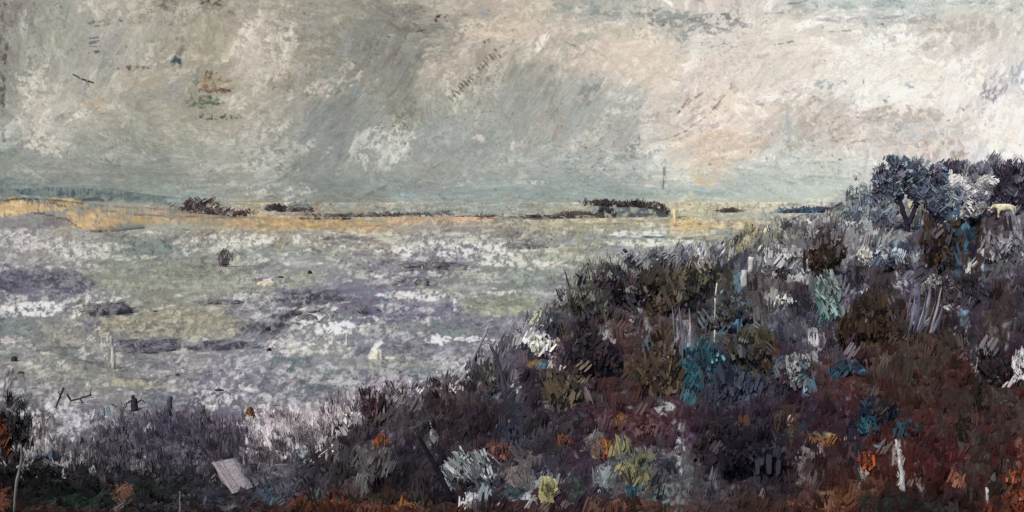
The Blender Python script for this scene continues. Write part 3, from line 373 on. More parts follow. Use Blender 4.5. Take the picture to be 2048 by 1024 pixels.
for a in [  # upper right
          (1340, 510, 50, 18, 30, 'a9adb8', 60, 20, 4, .75, .4, 30), (1420, 535, 30, 26, 50, '8e909c', 50, 24, 4, .75, .4, 20), (1400, 520, 20, 14, 60, 'b5b6c2', 30, 22, 3, .8, .3, 15),
          (1320, 540, 60, 18, 30, '6d6f76', 60, 26, 7, .75, .35, 20), (1350, 560, 50, 40, 60, '5c5349', 80, 34, 12, .8, .2), (1420, 560, 50, 30, 80, '4f4438', 60, 34, 10, .8, .2),
          (1370, 590, 50, 26, 40, '5e5444', 50, 34, 12, .8, .2), (1300, 600, 30, 50, 70, '4a3c32', 50, 34, 9, .8, .3), (1462, 520, 6, 60, 88, '5a5a66', 30, 34, 4, .8, .2, 5),
          (1480, 530, 12, 50, 88, '4a4f60', 26, 34, 5, .8, .2, 5), (1475, 565, 6, 20, 88, '3f6f8a', 14, 24, 5, .8, .1, 5), (1560, 515, 40, 26, 30, 'a5a4ae', 70, 26, 7, .75, .35, 25),
          (1560, 513, 26, 9, -20, 'd3cfd2', 24, 24, 7, .9, .1, 12), (1540, 540, 30, 20, 50, '8f8e9a', 34, 24, 6, .7, .4), (1530, 560, 30, 20, 60, '65525a', 30, 24, 7, .8, .3),
          (1610, 545, 34, 9, -14, 'cfccd0', 26, 30, 6, .9, .1, 8), (1610, 560, 26, 8, -6, '9498a2', 20, 30, 6, .85, .2, 8), (1640, 553, 16, 2, -14, 'e6e0dc', 5, 22, 4, .95, 0, 4),
          (1655, 510, 40, 34, 80, '4c3a32', 90, 34, 9, .8, .2, 15), (1640, 480, 30, 20, 80, '5d4a42', 40, 26, 7, .75, .3), (1620, 470, 50, 24, 60, '8a8894', 70, 22, 5, .75, .4, 25),
          (1590, 480, 40, 14, 40, '74727e', 44, 22, 6, .75, .4), (1700, 500, 16, 30, 80, '9a9ea8', 44, 20, 5, .75, .4, 20), (1730, 470, 30, 24, 60, 'a0a4aa', 60, 18, 5, .75, .45, 35),
          (1745, 440, 30, 16, 70, '6f6d80', 44, 20, 6, .75, .35), (1690, 430, 26, 14, 60, '8f9498', 40, 16, 4, .75, .45, 30), (1768, 472, 6, 14, 70, 'cfd8da', 16, 12, 4, .85, .2),
          (1785, 488, 20, 8, 20, '6f97a2', 24, 18, 5, .8, .3), (1737, 514, 14, 9, 35, 'e8e6e2', 24, 20, 8, .95, 0, 10), (1725, 524, 5, 5, 50, 'dcdad6', 6, 14, 6, .9, 0),
          (1790, 510, 50, 14, 0, '8f9aac', 70, 16, 5, .75, .4, 25), (1830, 495, 30, 20, 80, '5b5a6e', 44, 24, 6, .75, .35), (1860, 490, 14, 20, 80, '4a4560', 24, 24, 6, .8, .2),
          (1850, 440, 40, 12, 10, 'a5a8b0', 40, 22, 7, .8, .25, 15), (1795, 470, 26, 12, 20, '8a8e90', 30, 20, 6, .75, .3), (1880, 450, 30, 20, 88, '594436', 44, 30, 8, .8, .2, 8),
          (1930, 455, 34, 40, 86, '513a2c', 130, 44, 10, .85, .1, 8), (1890, 500, 26, 40, 86, '4e3628', 90, 40, 9, .85, .1, 8), (1955, 520, 26, 40, 86, '4c3629', 80, 40, 9, .85, .1, 8),
          (1900, 480, 8, 40, 84, '33607e', 34, 34, 5, .85, .1, 5), (1912, 530, 8, 20, 84, '2f5f86', 20, 26, 6, .85, .1, 6), (1932, 475, 8, 26, 70, '2e6a90', 20, 22, 6, .85, .1, 10),
          (1947, 480, 9, 60, 86, '2f2a40', 44, 44, 6, .85, .1, 5), (1880, 520, 8, 40, 88, '2f2a40', 34, 40, 6, .8, .1, 5), (1925, 440, 16, 6, 30, '2c2028', 12, 22, 5, .85, .1),
          (1990, 450, 20, 30, 88, '4f4048', 50, 30, 7, .8, .2, 8), (2000, 490, 40, 30, 60, '80808c', 70, 20, 4, .75, .45, 30), (2035, 470, 14, 50, 86, '8a8a98', 44, 30, 5, .75, .35, 10),
          (1970, 500, 12, 14, 60, 'a8a8b4', 16, 16, 5, .8, .4), (2000, 530, 40, 16, 80, '5a5a64', 40, 26, 6, .75, .3), (1975, 520, 4, 6, 60, 'e0dede', 6, 10, 5, .95, 0),
          (1940, 530, 3, 14, 88, 'd0ccd0', 7, 20, 3, .85, .2, 3), (1965, 535, 3, 10, 88, 'd8d6d8', 6, 18, 3, .9, .1, 3),
          # middle right
          (1240, 570, 60, 30, 50, '352a34', 130, 26, 6, .8, .25, 40), (1180, 590, 30, 30, 60, '56584e', 60, 22, 5, .75, .35, 30), (1245, 575, 6, 26, 55, 'b0a8b0', 16, 24, 3, .8, .3, 6),
          (1200, 590, 16, 26, 70, '8f8c96', 30, 18, 4, .75, .4, 15), (1270, 590, 9, 8, 20, 'cfcacb', 16, 14, 9, .95, 0), (1278, 608, 4, 12, -60, 'c0bcc0', 8, 18, 4, .85, .1, 5),
          (1120, 600, 14, 26, 60, '4c4438', 40, 20, 5, .8, .3), (1100, 640, 34, 16, 20, '4a5460', 70, 18, 5, .8, .35, 30), (1110, 650, 20, 20, 60, '2f3444', 44, 20, 7, .8, .25),
          (1085, 690, 17, 16, 40, 'd2cec8', 50, 18, 9, .92, .05, 30), (1050, 678, 26, 8, 5, 'b8b4b8', 34, 18, 6, .8, .35, 12), (1105, 715, 8, 14, -60, 'c8c4c6', 16, 16, 5, .85, .3),
          (1060, 695, 10, 10, 0, '3a3a46', 16, 14, 7, .85, .1), (1160, 650, 40, 40, 88, '4b4240', 90, 30, 8, .75, .3, 12), (1200, 640, 40, 30, 80, '5b5248', 50, 30, 7, .75, .35, 14),
          (1260, 640, 50, 26, 75, '6a6a74', 70, 26, 5, .75, .4, 20), (1220, 680, 14, 40, -78, '8f8fa0', 50, 26, 4, .8, .35, 8), (1235, 640, 20, 20, 80, '5a3c30', 30, 24, 6, .75, .3),
          (1170, 700, 26, 40, 86, '2f2838', 80, 40, 9, .8, .2, 8), (1210, 720, 30, 30, 86, '32293a', 60, 40, 9, .8, .2, 8), (1330, 720, 40, 60, 84, '584638', 130, 40, 11, .82, .15, 10),
          (1300, 690, 20, 20, 80, '4d5c66', 30, 24, 8, .8, .2), (1300, 700, 5, 14, 75, '356080', 10, 18, 6, .85, .1), (1270, 740, 40, 20, 80, '4f3c30', 50, 34, 9, .8, .2, 10),
          (1362, 660, 10, 60, 75, '83808e', 60, 34, 5, .78, .3, 10), (1378, 690, 6, 50, 78, '8f8f9c', 30, 30, 4, .75, .35, 8), (1385, 600, 30, 30, 80, '3a3c48', 50, 26, 8, .8, .2),
          (1450, 620, 60, 34, 60, '46505c', 90, 30, 8, .75, .3, 25), (1500, 640, 50, 30, 60, '5a5c64', 60, 30, 7, .72, .35, 25), (1475, 650, 12, 8, 10, '2e6f98', 16, 18, 7, .9, .05, 10),
          (1440, 660, 14, 10, 40, '4f8ba6', 12, 16, 6, .8, .2), (1390, 715, 14, 26, 86, '2a7394', 44, 34, 8, .88, .1, 6), (1420, 705, 10, 26, 86, '2f7a98', 34, 34, 7, .85, .1, 6),
          (1380, 770, 14, 34, 86, '27647f', 50, 34, 8, .85, .15, 6), (1405, 740, 20, 30, 80, '33506a', 44, 34, 8, .8, .2), (1435, 790, 14, 20, 84, '3590ac', 16, 20, 4, .85, .4, 8),
          (1490, 770, 10, 40, 88, '3a8cb0', 26, 26, 4, .8, .4, 6), (1460, 770, 40, 30, 80, '38405a', 70, 34, 9, .8, .2, 12), (1510, 700, 40, 40, 70, '4a4234', 80, 30, 9, .75, .3),
          (1550, 700, 26, 14, 25, '5a3428', 30, 26, 6, .8, .3, 12), (1590, 735, 30, 26, 60, '75787c', 90, 26, 7, .8, .3, 25), (1615, 770, 10, 18, 80, '3c6c8e', 22, 22, 7, .85, .1, 8),
          (1550, 760, 30, 30, 60, '3b3648', 60, 34, 9, .8, .2), (1625, 690, 16, 40, 70, '8f8f9c', 60, 22, 4, .75, .45, 20), (1640, 670, 30, 16, 60, '9c9ca6', 30, 20, 4, .75, .45, 25),
          (1560, 600, 30, 16, 70, 'a0a5a8', 44, 20, 5, .8, .35, 25), (1558, 603, 8, 6, 30, 'e3e0dc', 12, 14, 6, .95, 0), (1590, 640, 26, 30, 60, '6c6c78', 60, 26, 5, .75, .4),
          (1660, 590, 12, 40, -70, '78908f', 60, 34, 7, .85, .15, 6), (1672, 610, 6, 26, -72, '6fa0a8', 24, 26, 5, .85, .2, 5), (1650, 565, 14, 14, 70, '8a9494', 24, 22, 7, .85, .1),
          (1600, 600, 20, 40, 75, '36303c', 60, 34, 8, .8, .2), (1730, 570, 26, 18, 35, 'b0b4c0', 60, 20, 3.5, .8, .45, 15), (1770, 570, 30, 60, 75, '3f3438', 90, 34, 8, .8, .2),
          (1800, 560, 14, 26, -60, 'a9a8b4', 40, 20, 3, .8, .5, 15), (1715, 545, 20, 26, 70, '39303c', 40, 30, 8, .8, .2), (1740, 640, 50, 50, 65, '46362e', 130, 34, 10, .8, .2),
          (1830, 640, 12, 70, 68, '6c6c80', 70, 50, 4, .75, .3, 5), (1850, 620, 12, 60, 66, '7c7c8e', 50, 54, 4, .78, .3, 5), (1832, 590, 8, 30, 68, '55557a', 20, 34, 5, .75, .3, 5),
          (1875, 570, 26, 14, 45, 'b5b3b2', 60, 16, 4, .8, .5, 40), (1870, 610, 30, 30, 30, '523c30', 60, 26, 10, .8, .2), (1895, 615, 12, 7, -20, 'b5d0d8', 12, 14, 5, .9, .2),
          (1927, 628, 8, 12, 60, '4a86a8', 16, 14, 5, .85, .2), (1930, 575, 34, 30, 60, '38313f', 70, 24, 7, .8, .2), (1945, 575, 40, 14, 80, 'a8a5b0', 40, 10, 3, .8, .55, 30),
          (1970, 570, 6, 50, 88, '3d6484', 30, 34, 5, .8, .15, 4), (2000, 620, 30, 60, 86, '4e3c36', 110, 40, 9, .8, .15, 6), (2040, 620, 14, 60, 86, '3a3446', 50, 40, 7, .8, .15, 6),
          (1910, 670, 30, 40, 70, '342e3e', 60, 30, 7, .8, .2), (1920, 660, 20, 40, 78, 'b0b0c0', 30, 14, 3, .75, .55, 12), (2000, 670, 30, 30, 60, '777480', 40, 16, 4, .7, .5, 30),
          (1990, 730, 30, 40, 80, '2f2a38', 90, 30, 8, .82, .15), (1960, 720, 20, 30, 65, 'a8a8b4', 26, 20, 3, .8, .5, 10), (2042, 730, 8, 34, 65, 'd6d4da', 50, 22, 6, .9, .15, 12),
          (2000, 758, 34, 3, 10, 'c8c8ce', 14, 18, 3, .85, .3, 8), (2030, 755, 12, 5, 40, 'e0dfe4', 10, 16, 5, .9, .1), (1830, 690, 90, 50, 70, '45322b', 160, 40, 12, .8, .15, 20),
          (1690, 735, 20, 14, 60, '26506e', 22, 18, 8, .8, .15), (1705, 735, 8, 10, 80, '2f6a94', 14, 14, 6, .88, .1), (1670, 740, 12, 10, 60, '25506c', 12, 16, 8, .8, .15),
          (1705, 728, 5, 4, 60, 'b8c8dc', 6, 8, 4, .9, .2), (1752, 820, 34, 22, 60, '26334e', 44, 22, 9, .8, .15), (1740, 850, 18, 14, 40, '1f5670', 34, 20, 8, .85, .1),
          (1812, 855, 16, 8, 10, '254c66', 18, 18, 7, .8, .2), (1765, 884, 12, 8, 0, '5a7a78', 12, 14, 6, .75, .3), (1810, 760, 90, 50, 80, '42302a', 160, 40, 12, .8, .12, 18),
          (1960, 830, 90, 60, 85, '3c2a28', 200, 50, 12, .8, .12, 10), (1980, 950, 60, 60, 85, '3c2623', 120, 50, 12, .8, .12, 10), (2035, 990, 16, 34, 80, '8a4028', 60, 26, 7, .85, .25, 20),
          (2040, 900, 8, 30, 80, '7c3c30', 22, 22, 6, .8, .3), (1935, 912, 12, 8, 30, '8a3c30', 10, 12, 5, .85, .2), (1912, 955, 12, 10, 40, '8c4430', 16, 14, 6, .85, .2),
          (1735, 925, 12, 12, 60, '9c4420', 22, 16, 7, .88, .1), (1730, 960, 30, 34, 80, '58301f', 60, 30, 9, .8, .2, 12), (1680, 990, 36, 14, 0, '6c3a1c', 40, 26, 7, .8, .2, 8),
          (1640, 885, 20, 8, 20, '96501f', 16, 18, 7, .85, .15, 12), (1650, 872, 34, 5, 0, '857448', 18, 22, 6, .8, .3, 8), (1630, 905, 12, 8, 25, '84787a', 14, 22, 6, .8, .3),
          (1605, 930, 16, 34, 68, '6a5f62', 50, 30, 4, .75, .35, 8), (1570, 850, 26, 40, 80, '493428', 70, 26, 8, .8, .2, 14), (1560, 870, 8, 16, 80, '75683c', 12, 18, 5, .75, .3),
          (1580, 842, 3, 10, 62, 'b39a8e', 6, 16, 5, .9, .1, 4), (1702, 880, 12, 50, 88, '26243c', 44, 40, 8, .8, .15, 6), (1480, 890, 90, 60, 75, '28222f', 200, 44, 12, .82, .12, 18),
          (1480, 862, 8, 7, 40, 'b0604a', 12, 10, 5, .9, .1), (1550, 925, 14, 12, 40, '5a2c1f', 16, 16, 7, .8, .2), (1500, 910, 60, 20, 60, '2c2a40', 50, 34, 10, .8, .2),
          (1800, 930, 4, 44, -80, 'b5b2b8', 34, 26, 4, .88, .25, 5), (1805, 960, 3, 18, 88, 'dcdadd', 10, 20, 4, .95, .1, 3), (1790, 900, 5, 26, -82, '8c8488', 16, 26, 3, .75, .3, 5),
          (1840, 940, 10, 50, -75, '6c5c5a', 26, 34, 3, .7, .4, 6), (1720, 955, 5, 20, 70, '8a9298', 12, 24, 4, .8, .3, 5), (1975, 985, 2, 12, 88, 'c8c4c4', 5, 22, 3.5, .95, 0, 2),
          # bottom middle
          (1300, 960, 90, 60, 85, '555a60', 170, 44, 8, .75, .3, 12), (1240, 930, 34, 50, 80, '55505a', 110, 40, 9, .78, .25, 10), (1190, 880, 14, 30, 70, '68656c', 40, 30, 7, .8, .25),
          (1205, 890, 8, 10, 60, 'b04a24', 16, 14, 6, .9, .1), (1215, 905, 10, 12, 80, '8a2f34', 20, 16, 6, .88, .15), (1190, 882, 20, 5, 0, 'a0652a', 10, 14, 5, .85, .2),
          (1280, 920, 14, 34, 78, '8f8d58', 34, 24, 6, .85, .25, 10), (1265, 925, 8, 12, 40, '9a904c', 14, 16, 6, .88, .15), (1245, 900, 6, 26, 80, '85884f', 16, 22, 5, .8, .25),
          (1265, 970, 9, 14, 80, '1f5878', 22, 20, 8, .88, .1), (1340, 935, 20, 20, 50, '2e3044', 34, 24, 9, .82, .15), (1300, 905, 60, 10, 60, '6a6a72', 40, 24, 5, .75, .35),
          (1360, 900, 8, 50, 80, '8a8f94', 50, 30, 5, .78, .3, 8), (1325, 975, 20, 26, 65, '5f7678', 44, 26, 5, .78, .3, 10), (1318, 970, 7, 22, 65, '20222a', 14, 26, 3, .85, .1, 5),
          (1210, 955, 20, 26, 80, '6d7f8c', 50, 26, 7, .8, .25, 12), (1260, 850, 60, 14, 20, '5c3236', 60, 20, 6, .8, .3, 30), (1240, 840, 14, 8, 20, '85451f', 20, 14, 6, .85, .2),
          (1290, 860, 40, 12, 40, '6a3f40', 30, 20, 5, .75, .35), (1330, 820, 16, 14, -40, '80808c', 30, 26, 6, .8, .25, 10), (1260, 812, 26, 3, -35, '8a808c', 14, 26, 3.5, .8, .2, 5),
          (1080, 960, 60, 16, 20, '70757c', 60, 26, 7, .75, .35, 20), (1095, 985, 16, 18, 80, 'a09a58', 26, 22, 7, .88, .15, 10), (1085, 1000, 20, 6, 0, 'a39c6c', 12, 16, 5, .8, .25),
          (1050, 995, 10, 9, 80, '9aa4b0', 16, 16, 6, .85, .2), (1010, 985, 40, 12, 5, '2c4454', 40, 26, 8, .8, .2), (1150, 975, 20, 20, 70, '34483c', 34, 20, 7, .78, .25),
          (1080, 1008, 110, 3, 0, 'a9a8ac', 20, 44, 3, .8, .3, 2), (950, 950, 40, 40, 50, '7d808c', 120, 30, 6, .78, .35, 25), (903, 950, 12, 18, 70, '93a3ae', 40, 22, 9, .9, .08, 15),
          (860, 890, 18, 34, -60, '8a8a92', 60, 26, 5, .8, .35, 8), (940, 930, 18, 12, -60, '7b8890', 34, 24, 8, .85, .15, 12), (940, 1000, 14, 12, 60, 'a4a6b4', 24, 20, 6, .8, .3),
          (880, 960, 14, 60, -65, '241d2c', 70, 50, 9, .85, .1, 6), (840, 880, 12, 50, -60, '271e28', 60, 44, 8, .85, .1, 6), (820, 930, 60, 50, 70, '2c2534', 100, 40, 10, .8, .15),
          (740, 915, 50, 30, 30, '504a50', 90, 30, 9, .78, .25, 25), (730, 950, 30, 24, 20, '5a5456', 60, 24, 8, .78, .3, 25), (765, 885, 14, 8, 20, '9a5028', 22, 16, 7, .88, .1),
          (700, 870, 60, 20, 30, '3a2c3a', 80, 34, 9, .82, .15, 15), (790, 960, 40, 20, 0, '261c28', 50, 34, 10, .85, .1), (700, 940, 26, 14, 40, '231c20', 30, 24, 8, .85, .1),
          (1000, 905, 20, 20, 30, 'a04c30', 34, 20, 7, .85, .15, 15), (990, 895, 26, 8, 40, '7a4038', 20, 20, 6, .8, .25), (1128, 880, 11, 9, 40, 'a4502c', 20, 14, 7, .9, .05),
          (1090, 866, 16, 8, 20, '7a4030', 16, 16, 6, .8, .2), (1040, 930, 40, 30, 60, '5f565a', 80, 30, 8, .78, .25, 20), (1030, 850, 40, 34, 80, '2d3248', 100, 34, 10, .82, .15, 12),
          (1100, 850, 50, 50, 80, '352c38', 110, 40, 10, .8, .15, 12), (955, 880, 4, 26, 86, '6a2c30', 14, 24, 5, .85, .1, 4), (1120, 780, 34, 34, 50, '5e5248', 110, 30, 10, .85, .12, 20),
          (1150, 770, 20, 30, 70, '655648', 50, 30, 9, .85, .12), (1060, 720, 40, 14, 30, '55424c', 50, 16, 5, .8, .35, 30), (1070, 725, 12, 7, 20, '7a5a30', 18, 14, 6, .88, .1),
          (1085, 730, 10, 8, 60, '2f7088', 16, 14, 5, .88, .15), (1035, 770, 10, 22, -60, 'b4bcc0', 40, 16, 3.5, .85, .4, 15), (990, 790, 14, 9, 20, '3a6a88', 26, 16, 7, .88, .1),
          (1000, 760, 9, 50, -78, '5d586c', 70, 44, 6, .82, .15, 6), (985, 750, 16, 26, 60, '6c675c', 50, 24, 7, .8, .25), (965, 760, 8, 26, 80, '8f8a68', 26, 24, 5, .82, .3, 8),
          (920, 790, 60, 24, 30, '4a3434', 100, 26, 7, .8, .25, 15), (860, 815, 60, 14, 28, '453038', 60, 34, 6, .8, .25, 8), (745, 800, 20, 30, 86, '4f3842', 80, 26, 6, .8, .25, 10),
          (765, 800, 4, 34, 86, '8a808c', 24, 30, 4, .85, .15, 3), (792, 795, 6, 12, 86, '6f3024', 18, 18, 6, .88, .1, 5), (803, 790, 5, 12, 80, '8a9490', 14, 18, 5, .85, .2, 5),
          (820, 800, 30, 14, 30, '7c7480', 60, 26, 4, .78, .35, 8), (800, 840, 60, 20, 30, '4c4246', 80, 30, 7, .78, .25, 14), (950, 830, 60, 30, 40, '32242c', 110, 34, 9, .82, .15),
          (980, 770, 60, 30, 60, '3a303e', 60, 30, 8, .78, .25), (1080, 760, 40, 20, 30, '332a36', 60, 26, 8, .8, .2), (1250, 780, 90, 30, 80, '3d3038', 110, 34, 9, .8, .2, 15),
          # foreground left
          (60, 960, 80, 40, 10, '100d10', 160, 40, 9, .85, .1, 30), (160, 990, 110, 30, 5, '121614', 160, 44, 8, .85, .1, 20), (280, 980, 70, 14, 10, '16241c', 80, 34, 6, .82, .2, 15),
          (170, 1000, 60, 8, 8, '173022', 40, 34, 5, .8, .3, 10), (245, 970, 30, 3, -2, '6a3c24', 22, 26, 4, .85, .2, 4), (250, 990, 20, 14, 50, '6c3a26', 40, 26, 4, .85, .25, 8),
          (15, 870, 12, 34, 88, '7a3418', 60, 24, 7, .88, .15, 12), (10, 1000, 12, 20, 60, '6a2c16', 30, 20, 6, .85, .2), (50, 880, 14, 7, 30, '5c2c28', 14, 16, 5, .8, .3),
          (5, 790, 7, 8, 60, 'a04844', 8, 14, 5, .85, .2), (40, 830, 26, 60, 80, '242026', 80, 30, 5, .8, .35, 14), (55, 900, 10, 16, 70, '86a4a8', 24, 16, 6, .85, .3),
          (90, 930, 50, 16, 30, '55565c', 50, 16, 4, .8, .5, 35), (160, 940, 60, 26, 60, '26232c', 90, 26, 6, .82, .2, 25), (250, 945, 70, 20, 20, '2c2a34', 80, 26, 6, .82, .2, 20),
          (360, 945, 90, 16, 10, '2b2833', 80, 26, 6, .8, .25, 20), (400, 985, 80, 20, 5, '23212a', 90, 34, 6, .8, .2, 10), (400, 990, 60, 12, 5, '4a4854', 30, 30, 3, .7, .4, 6),
          (455, 945, 8, 8, 30, '24302c', 10, 18, 7, .8, .1), (540, 985, 26, 30, 40, '34506a', 30, 26, 8, .75, .25), (590, 960, 40, 20, 30, '46485a', 70, 30, 8, .8, .25, 20),
          (540, 950, 50, 16, -10, '55505e', 60, 30, 8, .78, .25), (610, 925, 40, 16, 35, '3c3842', 70, 30, 9, .82, .15), (640, 1000, 60, 16, 25, '5a2c1e', 90, 30, 7, .85, .15, 12),
          (640, 985, 20, 14, 50, '3a4a54', 30, 24, 4, .75, .3), (720, 1010, 120, 8, 2, '6b3320', 110, 44, 6, .85, .15, 5), (830, 1010, 34, 6, 0, '8a4a20', 26, 26, 6, .88, .1, 6),
          (600, 1015, 90, 6, 0, '4c2418', 40, 40, 6, .8, .2, 4), (760, 995, 130, 5, 0, '20342e', 50, 40, 5, .8, .2, 3), (250, 1020, 220, 5, 0, '3e2018', 80, 40, 5, .8, .25, 4),
          (480, 1010, 26, 6, 0, '6c6060', 16, 24, 4, .75, .3, 5), (400, 1012, 240, 5, 0, '30303a', 60, 50, 4, .75, .2, 3), (430, 995, 30, 10, 10, '2c2c3c', 40, 26, 6, .8, .2),
          (1000, 1016, 200, 6, 0, '3c2a28', 80, 40, 6, .8, .2, 4), (1240, 1010, 90, 7, 2, '6a3826', 70, 26, 6, .82, .25, 8), (1400, 1015, 120, 6, 0, '4c3028', 70, 34, 6, .8, .25, 5),
          (1640, 1010, 60, 8, 4, '7a3a20', 60, 30, 6, .85, .2, 8), (1780, 1005, 80, 6, 0, '1c2420', 40, 30, 6, .8, .25, 5), (1870, 1015, 60, 6, 0, '2c302c', 30, 30, 5, .8, .25, 5)]:
    S(*a)
for _ in range(1500):                             # scattered light flecks on the dark slope
    x, y = 560 + rng.random() * 1490, 500 + (rng.random() ** 1.5) * 520
    hil.stroke(x, y, 3 + 9 * rng.random(), 1.6 + 2.2 * rng.random(), rng.normal() * 40 + 75, hx(['c9c5c8', '9a98a8', 'b8a89c', '86929a'][rng.integers(4)]), .55 * rng.random() + .1, .2)
for x, y in ((912, 463), (1000, 828), (1012, 826), (1052, 855), (1051, 870), (1030, 881), (1058, 883), (1018, 842), (1053, 915), (1060, 905), (1092, 827)):
    hil.stroke(x, y, 5, 4, 30, hx('cfccd0'), .9, 0)
hil.finish(.5, .03, 1.35, 1.0, -.06, 'a8a8b8', .35, .45)

# ================================================================== FAR SHORE colours
far = Sheet(5.6, 7.2); far.sat = .66
S = far.scum; L = far.line
far.auto(1500, (-400, 360, 2450, 480), 60, 8, 1, 5, .08, .6, .3)
for a in [(-200, 395, 220, 14, 0, '64777a', 60, 50, 8), (130, 390, 240, 12, 2, '5d7376', 90, 30, 7, .8, .2), (100, 384, 90, 7, 85, '46565c', 60, 12, 4, .8, .3), (250, 392, 110, 8, 85, '63787a', 40, 12, 4, .7, .3),
          (60, 396, 80, 3, 0, '86a09c', 20, 50, 4, .8, .2), (400, 402, 90, 6, 0, '8aa5a4', 30, 30, 5, .8, .2), (170, 400, 90, 3, 0, '4a5352', 14, 40, 4, .8, .2),
          (-200, 425, 220, 16, 0, 'cba36b', 80, 50, 9, .85, .1), (20, 415, 60, 16, 8, 'cda56c', 60, 36, 9, .9, .05, 6), (110, 410, 60, 10, -4, 'd2aa70', 50, 40, 8, .9, .05, 6),
          (180, 440, 40, 22, -30, 'd0a66a', 70, 34, 9, .9, .05, 8), (215, 450, 22, 12, 20, 'cda365', 24, 26, 8, .9, .05, 8), (250, 425, 60, 10, -6, 'bfa073', 50, 40, 7, .85, .15, 5),
          (330, 425, 110, 9, -5, 'b59a78', 70, 50, 7, .8, .2, 4), (330, 440, 110, 6, -2, 'c3a068', 50, 50, 6, .85, .1, 4), (440, 424, 80, 8, -4, 'a9907c', 40, 44, 6, .8, .2, 4),
          (520, 445, 60, 8, 0, 'd0a06a', 44, 30, 8, .9, .1, 6), (620, 446, 110, 9, -2, 'cba363', 80, 40, 8, .9, .1, 5), (700, 450, 40, 10, -15, 'cfa468', 34, 24, 8, .9, .05, 8),
          (100, 440, 60, 6, -8, '8a7c70', 24, 34, 5, .8, .2, 5), (40, 448, 90, 8, 2, '74717a', 60, 34, 7, .9, .1, 5), (120, 462, 70, 6, 4, '8f8c8a', 40, 34, 6, .9, .1, 5), (330, 456, 110, 4, 0, '93948c', 30, 34, 4, .8, .2, 4), (500, 425, 90, 4, -4, '8b7a6e', 20, 50, 4, .75, .2, 3),  # blue-grey strokes paint the shade beneath the dune hump into the sand colour
          (575, 405, 40, 8, 8, 'd0c8ba', 40, 30, 6, .9, .1, 5), (1260, 422, 80, 12, 2, '6f7d80', 80, 30, 7, .8, .25, 8), (1200, 420, 30, 12, 10, '939c96', 30, 24, 6, .8, .25),
          (1270, 408, 90, 4, -3, '2e262c', 50, 24, 5, .9, .15, 5), (1215, 424, 20, 12, 80, '2f282e', 30, 16, 5, .85, .2), (1325, 424, 14, 12, 60, '332c34', 24, 16, 6, .85, .2), (1290, 425, 50, 8, 2, '56646c', 30, 24, 6, .8, .3),
          (1130, 430, 70, 6, 2, '6a6266', 40, 30, 5, .8, .2, 4), (1100, 434, 90, 3, 2, '4a4046', 20, 40, 4, .85, .1, 3), (900, 428, 260, 3, 0, '55565a', 50, 60, 4, .8, .2, 2)]:
    S(*a)
L([(-60, 404), (0, 403), (50, 398), (95, 399)], '2c2420', 4.5, .95, 0, .5); L([(95, 400), (165, 406)], '3f403c', 4, .85, .1, .5)
L([(66, 424), (95, 430), (130, 438), (160, 455), (195, 464), (215, 460)], '3f3a34', 3.2, .9, .05); L([(100, 407), (190, 420), (300, 432), (480, 436)], '54483c', 2.4, .8, .1, .6)
L([(190, 411), (330, 418), (430, 426)], '6c5c54', 2.4, .7, .2, .6); L([(600, 437), (700, 438)], '2f2826', 3, .9, 0, .5)
far.finish(.7, .02, 1.15, 1.0, .0, 'd3cdc0', .3, .25)
#@@END

# ================================================================== mesh helpers
MATS = {}
def material(name, kind='ground', bump=.0, scale=3.0, rough=.9, mott=.12):
    if name in MATS: return MATS[name]
    m = bpy.data.materials.new(name); m.use_nodes = True; nt = m.node_tree; nd = nt.nodes; nd.clear()
    out = nd.new('ShaderNodeOutputMaterial'); at_ = nd.new('ShaderNodeAttribute'); at_.attribute_name = 'Col'
    tc = nd.new('ShaderNodeTexCoord'); nz = nd.new('ShaderNodeTexNoise')
    nz.inputs['Scale'].default_value = scale; nz.inputs['Detail'].default_value = 6; nz.inputs['Roughness'].default_value = .7
    nt.links.new(tc.outputs['Object'], nz.inputs['Vector'])
    mr = nd.new('ShaderNodeMapRange'); mr.inputs['From Min'].default_value = .25; mr.inputs['From Max'].default_value = .75
    mr.inputs['To Min'].default_value = 1 - mott; mr.inputs['To Max'].default_value = 1 + mott
    nt.links.new(nz.outputs['Fac'], mr.inputs['Value'])
    mul = nd.new('ShaderNodeVectorMath'); mul.operation = 'SCALE'
    nt.links.new(at_.outputs['Color'], mul.inputs[0]); nt.links.new(mr.outputs['Result'], mul.inputs['Scale'])
    if kind == 'sky':
        sh = nd.new('ShaderNodeEmission'); nt.links.new(mul.outputs[0], sh.inputs['Color'])
    else:
        sh = nd.new('ShaderNodeBsdfPrincipled'); sh.inputs['Roughness'].default_value = rough
        sh.inputs['Specular IOR Level'].default_value = .12
        nt.links.new(mul.outputs[0], sh.inputs['Base Color'])
        if bump:
            b = nd.new('ShaderNodeBump'); b.inputs['Strength'].default_value = bump; b.inputs['Distance'].default_value = .05
            nt.links.new(nz.outputs['Fac'], b.inputs['Height']); nt.links.new(b.outputs['Normal'], sh.inputs['Normal'])
    nt.links.new(sh.outputs[0], out.inputs['Surface'])
    MATS[name] = m; return m

